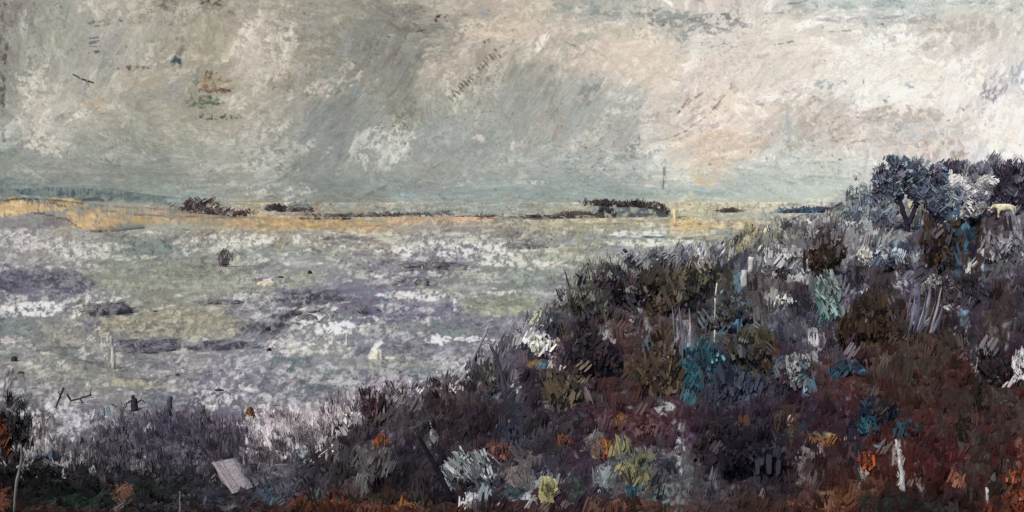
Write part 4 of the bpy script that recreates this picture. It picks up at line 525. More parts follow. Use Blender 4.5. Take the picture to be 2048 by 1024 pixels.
GAIN = np.array([1.2, 1.18, 1.08])                                        # albedo for a given lit colour under this sky and sun
def mesh_obj(name, V, Fc, C, mat, parent=None, smooth=False, loc=None):
    """V (n,3), Fc (m,k) or list of arrays, C (n,3) sRGB colours"""
    V = np.asarray(V, np.float32)
    if loc is not None: V = V - np.asarray(loc, np.float32)
    if not isinstance(Fc, list): Fc = [Fc]
    Fc = [np.asarray(f) for f in Fc if len(f)]
    me = bpy.data.meshes.new(name)
    me.vertices.add(len(V)); me.vertices.foreach_set('co', V.ravel())
    li = np.concatenate([f.ravel() for f in Fc]).astype(np.int32)
    sizes = np.concatenate([np.full(len(f), f.shape[1]) for f in Fc])
    me.loops.add(len(li)); me.loops.foreach_set('vertex_index', li)
    me.polygons.add(len(sizes))
    me.polygons.foreach_set('loop_start', np.concatenate([[0], np.cumsum(sizes)[:-1]]).astype(np.int32))
    me.update(calc_edges=True)
    a = me.color_attributes.new('Col', 'FLOAT_COLOR', 'POINT')
    cc = np.ones((len(V), 4), np.float32); cc[:, :3] = np.minimum(lin(C) * (GAIN if mat.name != 'sky_paint' else 1), .95)
    a.data.foreach_set('color', cc.ravel())
    me.materials.append(mat)
    if smooth: me.polygons.foreach_set('use_smooth', np.ones(len(sizes), bool))
    me.update()
    o = bpy.data.objects.new(name, me); COL.objects.link(o)
    if parent is not None: o.parent = parent
    elif loc is not None: o.location = loc
    return o

def grid_faces(nr, nc):
    i = np.arange(nr - 1)[:, None] * nc + np.arange(nc - 1)[None]
    return np.stack([i, i + 1, i + nc + 1, i + nc], -1).reshape(-1, 4)

def tag(o, label=None, cat=None, group=None, kind=None):
    if label: o['label'] = label
    if cat: o['category'] = cat
    if group: o['group'] = group
    if kind: o['kind'] = kind
    return o

def thing(name, loc, label, cat, group=None):
    o = bpy.data.objects.new(name, None); o.empty_display_size = .3; COL.objects.link(o); o.location = loc
    return tag(o, label, cat, group)

M_sky = material('sky_paint', 'sky', scale=.004, mott=.012)
M_gr = material('marsh_ground', bump=.25, scale=2.0, mott=.06)
M_hill = material('slope_earth', bump=.35, scale=5.0, mott=.1)
M_leaf = material('leaf', scale=9, mott=.12, rough=.85)
M_bark = material('bark', bump=.4, scale=14, mott=.2)
M_stone = material('stone', bump=.4, scale=8, mott=.15)
M_sand = material('sand', bump=.15, scale=.3, mott=.05)

# ================================================================== the ground and the sky
def spaced(a, b, step, lo, hi, far):              # fine between a..b, widening outside
    mid = np.arange(a, b, step)
    l = a - np.cumsum(np.geomspace(step, far, 60)); l = l[l > lo]
    r = mid[-1] + np.cumsum(np.geomspace(step, far, 60)); r = r[r < hi]
    return np.concatenate([l[::-1], mid, r])

cx = spaced(-30, 2080, 1.6, -395, 2440, 22)
mcx = spaced(-30, 2080, 1.6, -1500, 3400, 34)
ry = np.concatenate([-np.arange(30, 290, 14.)[::-1], np.arange(-26, 416, 1.5)])
PX, PY = np.meshgrid(cx, ry)
d = ray(PX, PY); hd = np.hypot(d[..., 0], d[..., 1])
V = d * (9400 / hd)[..., None]; V[..., 2] += H
o = mesh_obj('sky', V.reshape(-1, 3), grid_faces(len(ry), len(cx)), sky.at(PX, PY).reshape(-1, 3), M_sky)
tag(o, kind='structure')

# marsh: rows get closer together with distance, cols fan out; wide skirts past the frame
cy = np.concatenate([[403.0, 403.6, 404.4], np.arange(405.4, 1150, 1.7)])
PX, PY = np.meshgrid(mcx, cy)
Y = gy(PY); V = at(PX, PY, Y)
un = fbm(CH, CW, 70, rng, 3, 18)
uz = un[np.clip((PY - Y0).astype(int), 0, CH - 1), np.clip((PX - X0).astype(int), 0, CW - 1)]
V[..., 2] = np.clip((PY - 470) / 250, 0, 1) * uz * .05
o = mesh_obj('marsh', V.reshape(-1, 3), grid_faces(len(cy), len(mcx))[:, ::-1], mar.at(np.where(PX > 2440, 4880 - PX, np.where(PX < -395, -790 - PX, PX)), PY).reshape(-1, 3), M_gr, smooth=True)
tag(o, kind='structure')

# hillside: crest line (row, distance) by column
CR = np.array([(-400, 880), (-100, 905), (0, 915), (60, 935), (200, 948), (330, 965), (450, 968), (580, 962), (640, 900), (700, 850), (735, 795), (800, 790), (900, 768),
               (960, 722), (1010, 690), (1060, 650), (1105, 612), (1135, 575), (1180, 550), (1250, 535), (1330, 524), (1420, 505), (1500, 480), (1580, 462), (1660, 446),
               (1740, 438), (1800, 432), (1880, 425), (1960, 412), (2048, 396), (2200, 380), (2440, 360)], float)
CD = np.array([(-400, 46), (580, 42), (740, 58), (900, 62), (1135, 72), (1400, 84), (1700, 96), (2048, 100), (2440, 104)], float)
_cn = (fbm(4, CW, 34, rng, 4)[1] * 5.5).astype(float)
crest = lambda px: np.interp(px, CR[:, 0], CR[:, 1]) + np.interp(px, np.arange(CW) + X0, _cn)
cdist = lambda px: np.interp(px, CD[:, 0], CD[:, 1])
def hdist(px, py):
    c = crest(px); yc = np.minimum(cdist(px), gy(np.maximum(c, 430)) * .985)
    t = np.clip((1150 - py) / (1150 - c), 0, 1)
    yb = np.interp(px, [-400, 600, 2048], [27, 25, 21])
    return 1 / ((1 / yb) * (1 - t) + (1 / yc) * t)
hv = np.concatenate([np.linspace(0, 1, 330)])
hcx = spaced(-30, 2080, 1.9, -1400, 3300, 34)
PX, T_ = np.meshgrid(hcx, hv)
cr = crest(PX) + 5 * np.sin(PX * .05) + 3 * np.sin(PX * .13 + 1)
PY = cr + (1150 - cr) * (1 - (1 - T_) ) ** .92
Y = hdist(PX, PY); V = at(PX, PY, Y)
C = hil.at(np.where(PX > 2440, 4880 - PX, np.where(PX < -395, -790 - PX, PX)), PY)
back = []                                         # far side of the crest falls away to the marsh
for k, (dy, dz) in enumerate(((1.02, -.1), (1.08, -.6), (1.2, -2.5), (1.4, -6), (1.75, -14))):
    b = V[0].copy(); b[:, :2] *= dy; b[:, 2] = np.maximum(V[0][:, 2] + dz, -.6); back.append(b)
front = []                                        # and it runs on under the viewer
for k in (.85, .7, .5, .3, .1, -.4):
    b = V[-1].copy(); b[:, :2] *= max(k, .0) if k > 0 else 1; b[:, 1] = V[-1][:, 1] * k; b[:, 2] = V[-1][:, 2] - (1 - k) * .8; front.append(b)
V = np.concatenate([np.stack(back[::-1]), V, np.stack(front)]); C = np.concatenate([np.repeat(C[:1], 5, 0), C, C[-40:-10:5][::-1]])
nn = fbm(V.shape[0], V.shape[1], 26, rng, 4)
V[..., 2] += nn * .06
o = mesh_obj('hillside', V.reshape(-1, 3), grid_faces(V.shape[0], V.shape[1]), C.reshape(-1, 3), M_hill, smooth=True)
tag(o, kind='structure')

# ================================================================== leaf dabs
def dabs(P, U, N, Lh, Wd, C, k=3, r=rng):
    """bundles of k thin bristly slivers at P, along U, facing N"""
    n = len(P); U = U / np.linalg.norm(U, axis=1, keepdims=True)
    S_ = np.cross(U, N); S_ /= np.maximum(np.linalg.norm(S_, axis=1, keepdims=True), 1e-6)
    P = np.repeat(P, k, 0); U = np.repeat(U, k, 0); S_ = np.repeat(S_, k, 0); Lh = np.repeat(Lh, k) ; Wd = np.repeat(Wd, k); C = np.repeat(C, k, 0); Nn = np.repeat(N, k, 0)
    m = n * k; off = np.tile(np.linspace(-.5, .5, k) if k > 1 else [0], n) * Wd * 1.0
    w = Wd / k * (.75 + .65 * r.random(m)); a = -.5 + .4 * r.random(m) ** 2; b = .5 - .55 * r.random(m) ** 2
    P = P + S_ * (off + r.normal(0, .08, m) * Wd)[:, None] + Nn * (r.normal(0, .12, m) * Wd)[:, None]
    mid = (a + b) / 2 + r.normal(0, .06, m); bend = np.repeat(r.normal(0, .05, n), k) * Lh + r.normal(0, .02, m) * Lh
    def pt(t, s, bb=0): return P + U * (t * Lh)[:, None] + S_ * (s + bb)[:, None]
    V = np.stack([pt(a, -w * .38), pt(a + .04, w * .38), pt(mid, w * .6, bend * .3), pt(b - .05, w * .4, bend), pt(b, -w * .3, bend), pt(mid, -w * .6, bend * .3)], 1).reshape(-1, 3)
    C = np.clip(C * (1 + r.normal(0, .055, m))[:, None], .01, .95)
    C = np.repeat(C, 6, 0)
    return V, np.arange(m * 6).reshape(-1, 6), C

def merge(parts):
    V, Fc, C = [], [], []; n = 0
    for v, f, c in parts:
        V.append(v); Fc.append(f + n); C.append(c); n += len(v)
    ks = {}
    for f in Fc: ks.setdefault(f.shape[1], []).append(f)
    return np.concatenate(V), [np.concatenate(x) for x in ks.values()], np.concatenate(C)

def tube(pts, rad, col, sides=7, jit=.12, r=rng):
    pts = np.asarray(pts, float); n = len(pts); V = []; C = []
    rad = np.interp(np.linspace(0, 1, n), np.linspace(0, 1, len(rad)), rad)
    for i in range(n):
        t = pts[min(i + 1, n - 1)] - pts[max(i - 1, 0)]; t /= np.linalg.norm(t)
        s = np.cross(t, (0, 1, 0.13)); s /= np.linalg.norm(s); q = np.cross(t, s)
        for j in range(sides):
            a = 2 * math.pi * j / sides
            V.append(pts[i] + (s * math.cos(a) + q * math.sin(a)) * rad[i] * (1 + r.normal() * jit)); C.append(np.clip(np.asarray(col) * (1 + r.normal() * .12), .01, .95))
    f = [[i * sides + j, i * sides + (j + 1) % sides, (i + 1) * sides + (j + 1) % sides, (i + 1) * sides + j] for i in range(n - 1) for j in range(sides)]
    V.append(pts[0]); V.append(pts[-1]); C += [C[0], C[-1]]
    f += [[(j + 1) % sides, j, n * sides, n * sides] for j in range(0)]
    tri = [[(j + 1) % sides, j, n * sides] for j in range(sides)] + [[(n - 1) * sides + j, (n - 1) * sides + (j + 1) % sides, n * sides + 1] for j in range(sides)]
    return np.array(V), np.array(f), np.array(C), np.array(tri)

def tube_obj(name, paths, mat, parent=None, loc=None, sides=7):
    Vs, F4, F3, Cs = [], [], [], []; n = 0
    for pts, rad, col in paths:
        v, f, c, t = tube(pts, rad, col, sides)
        Vs.append(v); F4.append(f + n); F3.append(t + n); Cs.append(c); n += len(v)
    return mesh_obj(name, np.concatenate(Vs), [np.concatenate(F4), np.concatenate(F3)], np.concatenate(Cs), mat, parent, True, loc)

def pxs(Y): return Y / F                          # metres per photo unit at distance Y

def cloud_dabs(centers, Y, n, cols, Lp, Wp, lean=0., upr=.8, depth=1., r=rng, k=3, shade=True, edge=.5, frac=0, blend=0.):
    """leaf dabs filling ellipsoids given as (px,py,rx,ry[,weight])"""
    cs = np.array([c if len(c) > 4 else tuple(c) + (1,) for c in centers], float)
    if frac:                                      # break each mass into ragged lobes
        ex = []
        for c_ in cs:
            ex.append((c_[0], c_[1] + c_[3] * .1, c_[2] * .62, c_[3] * .66, c_[4]))
            for _ in range(frac):
                a_ = r.random() * 6.283; q_ = .4 + .85 * r.random(); g_ = .15 + .3 * r.random()
                ex.append((c_[0] + math.cos(a_) * c_[2] * q_, c_[1] + math.sin(a_) * c_[3] * q_, c_[2] * g_, c_[3] * g_ * 1.1, c_[4] * (.6 + .8 * r.random())))
        cs = np.array(ex)
    w = cs[:, 2] * cs[:, 3] * cs[:, 4]; w /= w.sum(); idx = r.choice(len(cs), n, p=w)
    q = r.normal(size=(n, 3)); q /= np.linalg.norm(q, axis=1, keepdims=True); q *= (r.random(n) ** edge)[:, None]
    q *= (1 + (.34 if frac == 9 else .22) * r.normal(size=n))[:, None]
    px = cs[idx, 0] + q[:, 0] * cs[idx, 2]; py = cs[idx, 1] + q[:, 2] * cs[idx, 3]
    Yd = Y + q[:, 1] * cs[idx, 2] * pxs(Y) * depth
    P = at(px, py, np.maximum(Yd, 3)); s = pxs(Y)
    # patches of one hue inside the crown
    base = np.array([hx(c) for c in cols]); base = base.mean(1, keepdims=True) + (base - base.mean(1, keepdims=True)) * .85; seed = r.random(3) * 9
    h = np.sin(px * .11 + seed[0]) + np.sin(py * .16 + seed[1]) + np.sin((px + py) * .05 + seed[2]) + r.normal(0, .8, n)
    ci = np.clip(((h + 3.2) / 6.4 * len(base)).astype(int), 0, len(base) - 1)
    C = base[ci] * (1 + r.normal(0, .15, n))[:, None]
    if blend:
        b_ = (r.random(n) < blend)[:, None]; C = np.where(b_, hil.at(px + r.normal(0, 14, n), np.maximum(py, crest(px) + 5) + r.normal(0, 10, n)), C)
    U = np.stack([r.normal(0, 1 - upr + .15, n) + lean, r.normal(0, .25, n), np.full(n, upr) * np.where(r.random(n) < .5, 1, 1)], 1)
    U[:, 0] += (1 - upr) * r.normal(size=n)
    N = np.stack([r.normal(0, .22, n), -np.ones(n), .5 + r.normal(0, .15, n)], 1)
    q_ = r.random(n); sz = np.where(q_ < .25, 1.9, np.where(q_ < .6, 1.1, .5))
    P += N * (-.25 * (sz - 1))[:, None] * Wp * s
    return dabs(P, U, N, Lp * s * (.5 + r.random(n)) * sz, Wp * s * (.5 + r.random(n)) * sz, C, k + 1, r)

# loose undergrowth over the slope: colour follows the patch of hillside it grows from
def undergrowth(n, box, Lp, Wp, lift, col_j=.12, k=3, upr=.75, crest_only=False, power=1.0):
    x0, y0, x1, y1 = box
    px = x0 + (x1 - x0) * rng.random(n)
    c = crest(px)
    if crest_only: py = c + rng.random(n) ** 1.5 * 26 - 3
    else: py = np.maximum(c + 4, y0) + (y1 - np.maximum(c + 4, y0)) * rng.random(n) ** power
    ok = py > c - 3; px, py = px[ok], py[ok]; n = len(px)
    Y = hdist(px, py); L_ = Lp * (.4 + 1.1 * rng.random(n)); s = Y / F
    P = at(px, py, Y); P[:, 2] += (L_ * .42 + lift) * s
    P[:, 1] -= rng.random(n) * .25
    C = hil.at(px + rng.normal(0, 5, n), py - L_ * .35 + rng.normal(0, 4, n)) * (1 + rng.normal(0, col_j, n))[:, None]
    if crest_only:
        q_ = (rng.random(n) < .5)[:, None]; C = np.where(q_, mar.at(px + rng.normal(0, 12, n), crest(px) - 14 + rng.normal(0, 6, n)), C)
    U = np.stack([rng.normal(0, 1 - upr, n) + .12, rng.normal(0, .2, n), np.full(n, upr)], 1)
    N = np.stack([rng.normal(0, .22, n), -np.ones(n), .7 + rng.normal(0, .15, n)], 1)
    return dabs(P, U, N, L_ * s, Wp * s * (.5 + rng.random(n)), C, k)

parts = [undergrowth(3900, (600, 400, 2500, 1110), 30, 15, -6, .06, 5, .75), undergrowth(3300, (600, 400, 2500, 1110), 13, 5, -2, .18, 3, .6),
         undergrowth(1600, (620, 400, 2500, 1090), 26, 8, -4, .2, 3, .7, True), undergrowth(1600, (620, 400, 2500, 1090), 11, 7, 0, .25, 3, .4, True)]
v, f, c = merge(parts)
tag(mesh_obj('undergrowth', v, f, c, M_leaf), 'dense tangled brown and violet undergrowth covering the dark slope', 'undergrowth', kind='stuff')
parts = [undergrowth(900, (-60, 900, 640, 1090), 20, 10, -4, .15, 4, .55), undergrowth(900, (-60, 910, 640, 1090), 24, 5, -3, .2, 3, .3), undergrowth(160, (-60, 860, 620, 1090), 18, 7, -4, .2, 3, .6, True)]
v, f, c = merge(parts)
tag(mesh_obj('grass', v, f, c, M_leaf), 'black green rank grass along the near left edge of the marsh', 'grass', kind='stuff')

# reeds standing on the marsh in front of the bank
def reed_patch(boxes, n, Lp, Wp, jit=.15):
    out = []
    for (x, y, rx, ry) in boxes:
        px = x + rx * (rng.random(n) * 2 - 1); py = y + ry * (rng.random(n) * 2 - 1); Y = gy(py); s = Y / F
        L_ = Lp * (.4 + 1.1 * rng.random(n)); P = at(px, py, Y); P[:, 2] = L_ * s * .45
        C = mar.at(px + rng.normal(0, 6, n), py - L_ * .3) * (.95 + rng.normal(0, jit, n))[:, None]
        U = np.stack([rng.normal(0, .28, n) - .1, rng.normal(0, .2, n), np.ones(n)], 1); N = np.stack([rng.normal(0, .4, n), -np.ones(n), .6 + rng.normal(0, .3, n)], 1)
        out.append(dabs(P, U, N, L_ * s, Wp * s * (.5 + rng.random(n)), C, 3))
    return merge(out)
v, f, c = reed_patch([(370, 915, 110, 50), (60, 890, 50, 40), (180, 920, 80, 30), (480, 900, 70, 60), (600, 880, 60, 50), (690, 840, 40, 40), (300, 860, 120, 30)], 520, 20, 4)
c = np.clip(c * np.array([.93, .91, .93]), 0, .9)
tag(mesh_obj('reeds', v, f, c, M_leaf), 'violet grey reeds and pale sedge filling the near marsh edge', 'reeds', kind='stuff')

# ================================================================== far shore
def ridge(name, top, base, back_y, mat=M_sand, step=2.2, sheet=None, kind='structure', rows=16, parent=None, bulge=1.0):
    top, base = np.array(top, float), np.array(base, float); sheet = sheet or far
    x0, x1 = top[0, 0], top[-1, 0]; xs = np.arange(x0, x1 + step, step)
    tp = np.interp(xs, top[:, 0], top[:, 1]) + rng.normal(0, .35, len(xs)); bp = np.interp(xs, base[:, 0], base[:, 1])
    Yb = gy(np.maximum(bp, 405)); Yt = np.full(len(xs), np.percentile(Yb, 60) * back_y); Yt = np.maximum(Yt, Yb * 1.02)
    rowsV, rowsC = [], []
    for i in range(rows + 1):
        t = i / rows; py = bp * (1 - t) + tp * t; Y = Yb + (Yt - Yb) * t ** (1.6 * bulge)
        rowsV.append(at(xs, py, Y)); rowsC.append(sheet.at(xs, py))
    rowsV[0][:, 2] = -.3
    for dy, k in ((1.03, .8), (1.08, .4), (1.15, -.05)):
        b = rowsV[rows].copy(); b[:, :2] *= dy; b[:, 2] *= k; rowsV.append(b); rowsC.append(rowsC[rows])
    V = np.stack(rowsV); C = np.stack(rowsC)
    o = mesh_obj(name, V.reshape(-1, 3), grid_faces(V.shape[0], V.shape[1])[:, ::-1] * 1, C.reshape(-1, 3), mat, parent, True)
    if kind: o['kind'] = kind
    return o
ridge('distant_hills', [(-390, 366), (-150, 372), (0, 374), (40, 378), (90, 373), (160, 376), (230, 380), (300, 389), (380, 397), (460, 404), (520, 410)], [(-390, 411), (520, 411)], 1.2)
ridge('sand_dunes', [(-390, 402), (-100, 405), (0, 402), (50, 397), (100, 399), (170, 406), (260, 412), (380, 419), (480, 430), (560, 437), (640, 437), (730, 440), (780, 446)],
      [(-390, 452), (0, 453), (110, 456), (190, 466), (225, 464), (290, 457), (480, 457), (640, 460), (780, 449)], 1.2)
ridge('sand_spit', [(536, 412), (560, 406), (590, 402), (612, 397), (616, 402)], [(536, 414), (616, 412)], 1.03, rows=8)
ridge('headland', [(1020, 436), (1080, 431), (1120, 428), (1165, 420), (1185, 410), (1215, 406), (1270, 408), (1310, 414), (1332, 422), (1342, 432)],
      [(1020, 438), (1120, 438), (1200, 436), (1342, 434)], 1.08)

def foliage_thing(name, label, cat, base, centers, cols, n, Lp=13, Wp=7, lean=0., upr=.7, Y=None, stems=(), stem_col='3a3038', group=None, k=3, depth=1., edge=.5, crown='foliage', leafmat=None, stem_name='stem', frac=0, blend=0.):
    bx_, by_ = base
    if Y is None: Y = float(hdist(bx_, by_)) if by_ > crest(bx_) else float(cdist(bx_))
    loc = at(bx_, by_, Y); t = thing(name, loc, label, cat, group)
    v, f, c = cloud_dabs(centers, Y, n, cols, Lp, Wp, lean, upr, depth, k=k, edge=edge, frac=frac, blend=blend)
    mesh_obj(crown, v, f, c, leafmat or M_leaf, t, loc=loc)
    s = pxs(Y)
    for st_ in stems:
        pts = st_[0]; r0, r1 = st_[1], st_[2]; col = st_[3] if len(st_) > 3 else stem_col
        P = [at(x, y, Y + (rng.random() - .5) * 10 * s) for x, y in pts]
        Q = []
        for a_, b_ in zip(P[:-1], P[1:]):
            for q in range(4): Q.append(a_ + (b_ - a_) * q / 4 + rng.normal(0, .6 * s, 3) * (q > 0))
        Q.append(P[-1])
        tube_obj(st_[4] if len(st_) > 4 else stem_name, [(Q, [r0 * s, r1 * s], hx(col))], M_bark, t, loc)
    return t

foliage_thing('thicket', 'long dark thicket on the ridge of the ochre dunes', 'thicket', (430, 432), [(395, 409, 46, 9, .5), (450, 424, 50, 6), (400, 418, 50, 5, .6), (475, 426, 40, 3)], ['3a3034', '4a3e44', '5c5054', '7a7070'], 330, 8, 3.5, 0, .5, float(gy(452)) * 1.1, depth=.3)
foliage_thing('thicket', 'small dark thicket at the foot of the white sand spit', 'thicket', (562, 422), [(553, 414, 24, 3.5), (590, 419, 40, 3, .7)], ['3c363e', '4a444c', '6a6a6a'], 130, 8, 3.5, 0, .4, float(gy(424)), depth=.3)
foliage_thing('tree_line', 'black tree line capping the low grey headland', 'trees', (1250, 430), [(1270, 406, 66, 2.2), (1195, 404, 34, 2.6), (1215, 420, 14, 11, .7), (1327, 422, 11, 11, .8), (1290, 411, 44, 3), (1240, 428, 24, 4, .5)], ['2e262c', '3e343a', '564c52', '7c7678'], 430, 7, 3, 0, .6, float(gy(434)) * 1.01, depth=.4)
foliage_thing('hedge', 'thin dark hedge line left of the headland', 'hedge', (1120, 434), [(1080, 434, 50, 2), (1150, 428, 40, 5), (1180, 432, 34, 3)], ['3a3036', '52464a', '6a5e60'], 320, 7, 3, 0, .4, float(gy(436)), depth=.3)
foliage_thing('hedge', 'thin broken hedge line along the far edge of the ochre sand', 'hedge', (760, 430), [(760, 428, 150, 1.6), (690, 432, 60, 1.6), (860, 427, 50, 1.6), (960, 433, 60, 1.6)], ['47464a', '626468', '7c8080'], 300, 9, 2.2, 0, .3, float(gy(434)), depth=.2)
foliage_thing('hedge', 'dark hedge line on the pale shore beyond the slope shrubs', 'hedge', (1610, 424), [(1600, 422, 36, 3), (1640, 419, 30, 2.5), (1580, 432, 12, 5, .6)], ['3a3644', '4c4a5a', '3f5f78'], 260, 8, 4, 0, .4, float(gy(426)), depth=.3)
foliage_thing('hedge', 'small dark streak of hedge in the middle of the pale shore', 'hedge', (1458, 424), [(1458, 421, 26, 2.4)], ['54504e', '6a6866'], 100, 8, 3, 0, .3, float(gy(425)), depth=.3)

# ================================================================== marsh features
def mound(name, label, cat, cx_, base, hw, hp, cols, flat=1.6, skew=0., tuft=0, group=None, kind=None, depth=.55):
    Y = float(gy(base)); s = pxs(Y); loc = at(cx_, base, Y); loc[2] = 0
    nu, nv = 40, 14; V, C = [], []; base_c = np.array([hx(c) for c in cols]); ph = rng.random(4) * 6.28
    for j in range(nv):
        e = j / (nv - 1) * math.pi / 2
        for i in range(nu):
            a_ = 2 * math.pi * i / nu; w = 1 + .12 * math.sin(3 * a_ + ph[0]) + .08 * math.sin(5 * a_ + ph[1]) + .05 * rng.normal()
            r_ = math.cos(e) * w; z = math.sin(e) ** (1 / flat) * (1 + .1 * math.sin(4 * a_ + ph[2]) * math.cos(e)) + rng.normal() * .02
            x = r_ * math.cos(a_) * hw * s + skew * z * hw * s; y = r_ * math.sin(a_) * hw * s * depth
            V.append((x, y + hw * s * depth * .8, z * hp * s - .02)); k = (math.sin(a_ * 2 + ph[3]) + math.sin(j * .9) + rng.normal() * .6 + 2.6) / 5.2
            C.append(np.clip(base_c[int(np.clip(k * len(cols), 0, len(cols) - 1))] * (1 + rng.normal() * .08), .01, .95))
    V = np.array(V) + loc; C = np.array(C)
    if cat not in ('stone', 'boulder'):
        e_ = np.repeat(np.arange(nv) / (nv - 1), nu)[:, None]; w_ = np.clip(.25 + e_ * 1.5 + rng.normal(0, .25, (len(V), 1)), 0, .9)
        und = mar.at(cx_ + (V[:, 0] - loc[0]) / s, base - (V[:, 1] - loc[1]) / s * .2 + rng.normal(0, 2, len(V)))
        C = und * (1 - w_) + C * 1.08 * w_
    ii = np.arange(nv - 1)[:, None] * nu; jj = np.arange(nu)[None]
    f = np.stack([ii + jj, ii + (jj + 1) % nu, ii + nu + (jj + 1) % nu, ii + nu + jj], -1).reshape(-1, 4)
    if not tuft:
        o = mesh_obj(name, V, f, np.array(C), M_stone if cat in ('stone', 'boulder') else M_gr, None, True, loc)
        return tag(o, label, cat, group, kind)
    t = thing(name, loc, label, cat, group)
    mesh_obj('bank', V, f, np.array(C), M_gr, t, True, loc)
    v, f, c = cloud_dabs([(cx_, base - hp * .75, hw * .95, hp * .35 + 1.5)], Y, tuft // 2, cols + ['8f8c8e'], 9, 4, 0, .35, depth * 1.0)
    c = c * .6 + .4 * np.repeat(mar.at(cx_ + rng.normal(0, hw, len(c) // 6), base + rng.normal(0, hp * .6, len(c) // 6)), 6, 0)
    mesh_obj('grass', v, f, c, M_leaf, t, loc=loc)['kind'] = 'stuff'
    return t
V3 = ['5a5668', '6a6678', '4c485a']
mound('hummock', 'domed violet hummock with a pale post standing at its left end', 'hummock', 285, 704, 56, 19, V3, 2.0, 0, 130)
mound('mud_bank', 'long flat-topped dark mud bank in the middle of the marsh', 'mud bank', 862, 541, 68, 15, ['4a4452', '574f5c', '5f5a68'], 3.2, 0, 120)
mound('mud_bank', 'wedge of grey violet mud just below the long dark bank', 'mud bank', 822, 572, 36, 18, ['615d6c', '6c6878', '565263'], 1.8, .1, 70)
mound('hummock', 'low dark violet hummock nearest the foot of the headland', 'hummock', 1033, 499, 34, 12, ['57525f', '625d6a', '4b4654'], 1.6, 0, 60)
mound('hummock', 'tiny dark hummock immediately right of the low far hummock', 'hummock', 1078, 497, 18, 7, ['4f4b58', '5a5563'], 1.6, 0, 30)
mound('mud_bank', 'thin dark mud bank crossing the green flats', 'mud bank', 440, 608, 42, 7, ['5c5768', '6b6676'], 1.6, 0, 60)
mound('mud_bank', 'dark violet mud bank at the left end of the green flats', 'mud bank', 208, 628, 46, 17, ['55515e', '625e6e', '6a6678'], 2.2, 0, 110)
mound('hummock', 'small dark hummock where the violet channel bends', 'hummock', 610, 642, 20, 12, ['4c4856', '595463'], 1.6, .1, 50)
mound('hummock', 'small grey mauve hummock in the pale swirl of mud', 'hummock', 418, 745, 22, 9, ['77717d', '8a8490'], 1.6, 0, 0)
mound('mud_bank', 'dusky mud bank left of the pale pool crescent', 'mud bank', 712, 628, 42, 14, ['5f5b70', '6c687c'], 2, 0, 80)
mound('boulder', 'cream white boulder beside the small violet pool', 'boulder', 751, 716, 10, 17, ['ded8ca', 'cfc8ba', 'e6e0d4'], 1.3, .5)
mound('boulder', 'flat cream boulder near the middle of the green flats', 'boulder', 531, 570, 16, 8, ['cfc5b4', 'c2b8a8'], 2)
for (x, y, w_, h_, cl, lb) in [(535, 662, 5, 12, '2a2024', 'small black stone standing right of the ochre flats'), (538, 704, 4.5, 13, '241c1c', 'small black stone beside the cream patch of mud'),
                             (561, 556, 5, 6, '35323a', 'black pebble above the flat cream boulder'), (619, 548, 4, 10, '2c282c', 'slim black stone on the olive patch of marsh'),
                             (436, 784, 9, 9, '43302c', 'brown stone lying above the violet reeds'), (552, 815, 8, 8, '3c362c', 'dark olive stone right of the rusty stone'),
                             (27, 722, 6, 14, '403438', 'dark upright stone close to the left side of the marsh'), (40, 748, 6, 8, '4a3834', 'dull brown stone under the upright dark stone'),
                             (355, 752, 4, 8, '3c3238', 'little dark stone below the domed hummock'), (310, 624, 4, 5, '2e3030', 'tiny dark stone on the olive flats'),
                             (525, 902, 14, 11, '2a2822', 'dark mossy stone at the edge of the pale near bank')]:
    mound('stone', lb, 'stone', x, y, w_ * 1.1, h_ * .7, [cl, '3c3638'], 1.5, .1)
t = thing('stone', at(500, 846, float(gy(846))), 'rusty brown stone with a pale chip on its side', 'stone')
o = mound('rock', None, 'stone', 499, 846, 10, 32, ['5a3f24', '6b4c2c', '40301f'], 1.3, .1); del o['category']; L0 = Vector(o.location); o.parent = t; o.location = L0 - Vector(t.location)
o = mound('pale_chip', None, 'stone', 505, 847, 5, 16, ['c9c3bd', 'b5afa8'], 1.3, 0); del o['category']; L0 = Vector(o.location); o.parent = t; o.location = L0 - Vector(t.location) + Vector((0, -.35, .05))

def stick(name, label, cat, paths, base, Y=None, mat=None, group=None, names=None, sides=7):
    """paths: [(pts, r0, r1, colour)], the first is the main stem"""
    if Y is None: Y = float(gy(base[1]))
    loc = at(base[0], base[1], Y); s = pxs(Y); multi = len(paths) > 1
    t = thing(name, loc, label, cat, group) if multi else None
    for i, (pts, r0, r1, col) in enumerate(paths):
        P = [at(x, y, Y) + np.array([0, rng.normal() * 2 * s if j else 0, 0]) for j, (x, y) in enumerate(pts)]; Q = []
        for a_, b_ in zip(P[:-1], P[1:]):
            for q in range(4): Q.append(a_ + (b_ - a_) * q / 4 + rng.normal(0, .35 * s, 3) * (q > 0))
        Q.append(P[-1])
        nm = (names[i] if names else ('stem' if i == 0 else 'branch')) if multi else name
        o = tube_obj(nm, [(Q, [r0 * s, r1 * s], hx(col))], mat or M_bark, t, loc, sides)
        if not multi: tag(o, label, cat, group)
    return t
stick('post', 'pale square post at the left end of the domed hummock', 'post', [([(227, 738), (224, 700), (222, 674)], 4.5, 3.5, 'b9b6b4')], (227, 738))
stick('post', 'slim white post left of the pool crescent', 'post', [([(693, 694), (693, 668)], 2, 2, 'd0cecb')], (693, 694))
stick('post', 'short pale post on the far shore beside the headland', 'post', [([(1349, 452), (1349, 418)], 2.6, 3.2, 'd2bfa0')], (1349, 452))
stick('twig', 'dark forked twig poking up from the pale mud at far left', 'twig', [([(112, 816), (122, 792), (129, 775)], 1.5, 2.4, '3c3438'), ([(122, 796), (116, 783)], 1.2, .7, '453c40')], (112, 816))
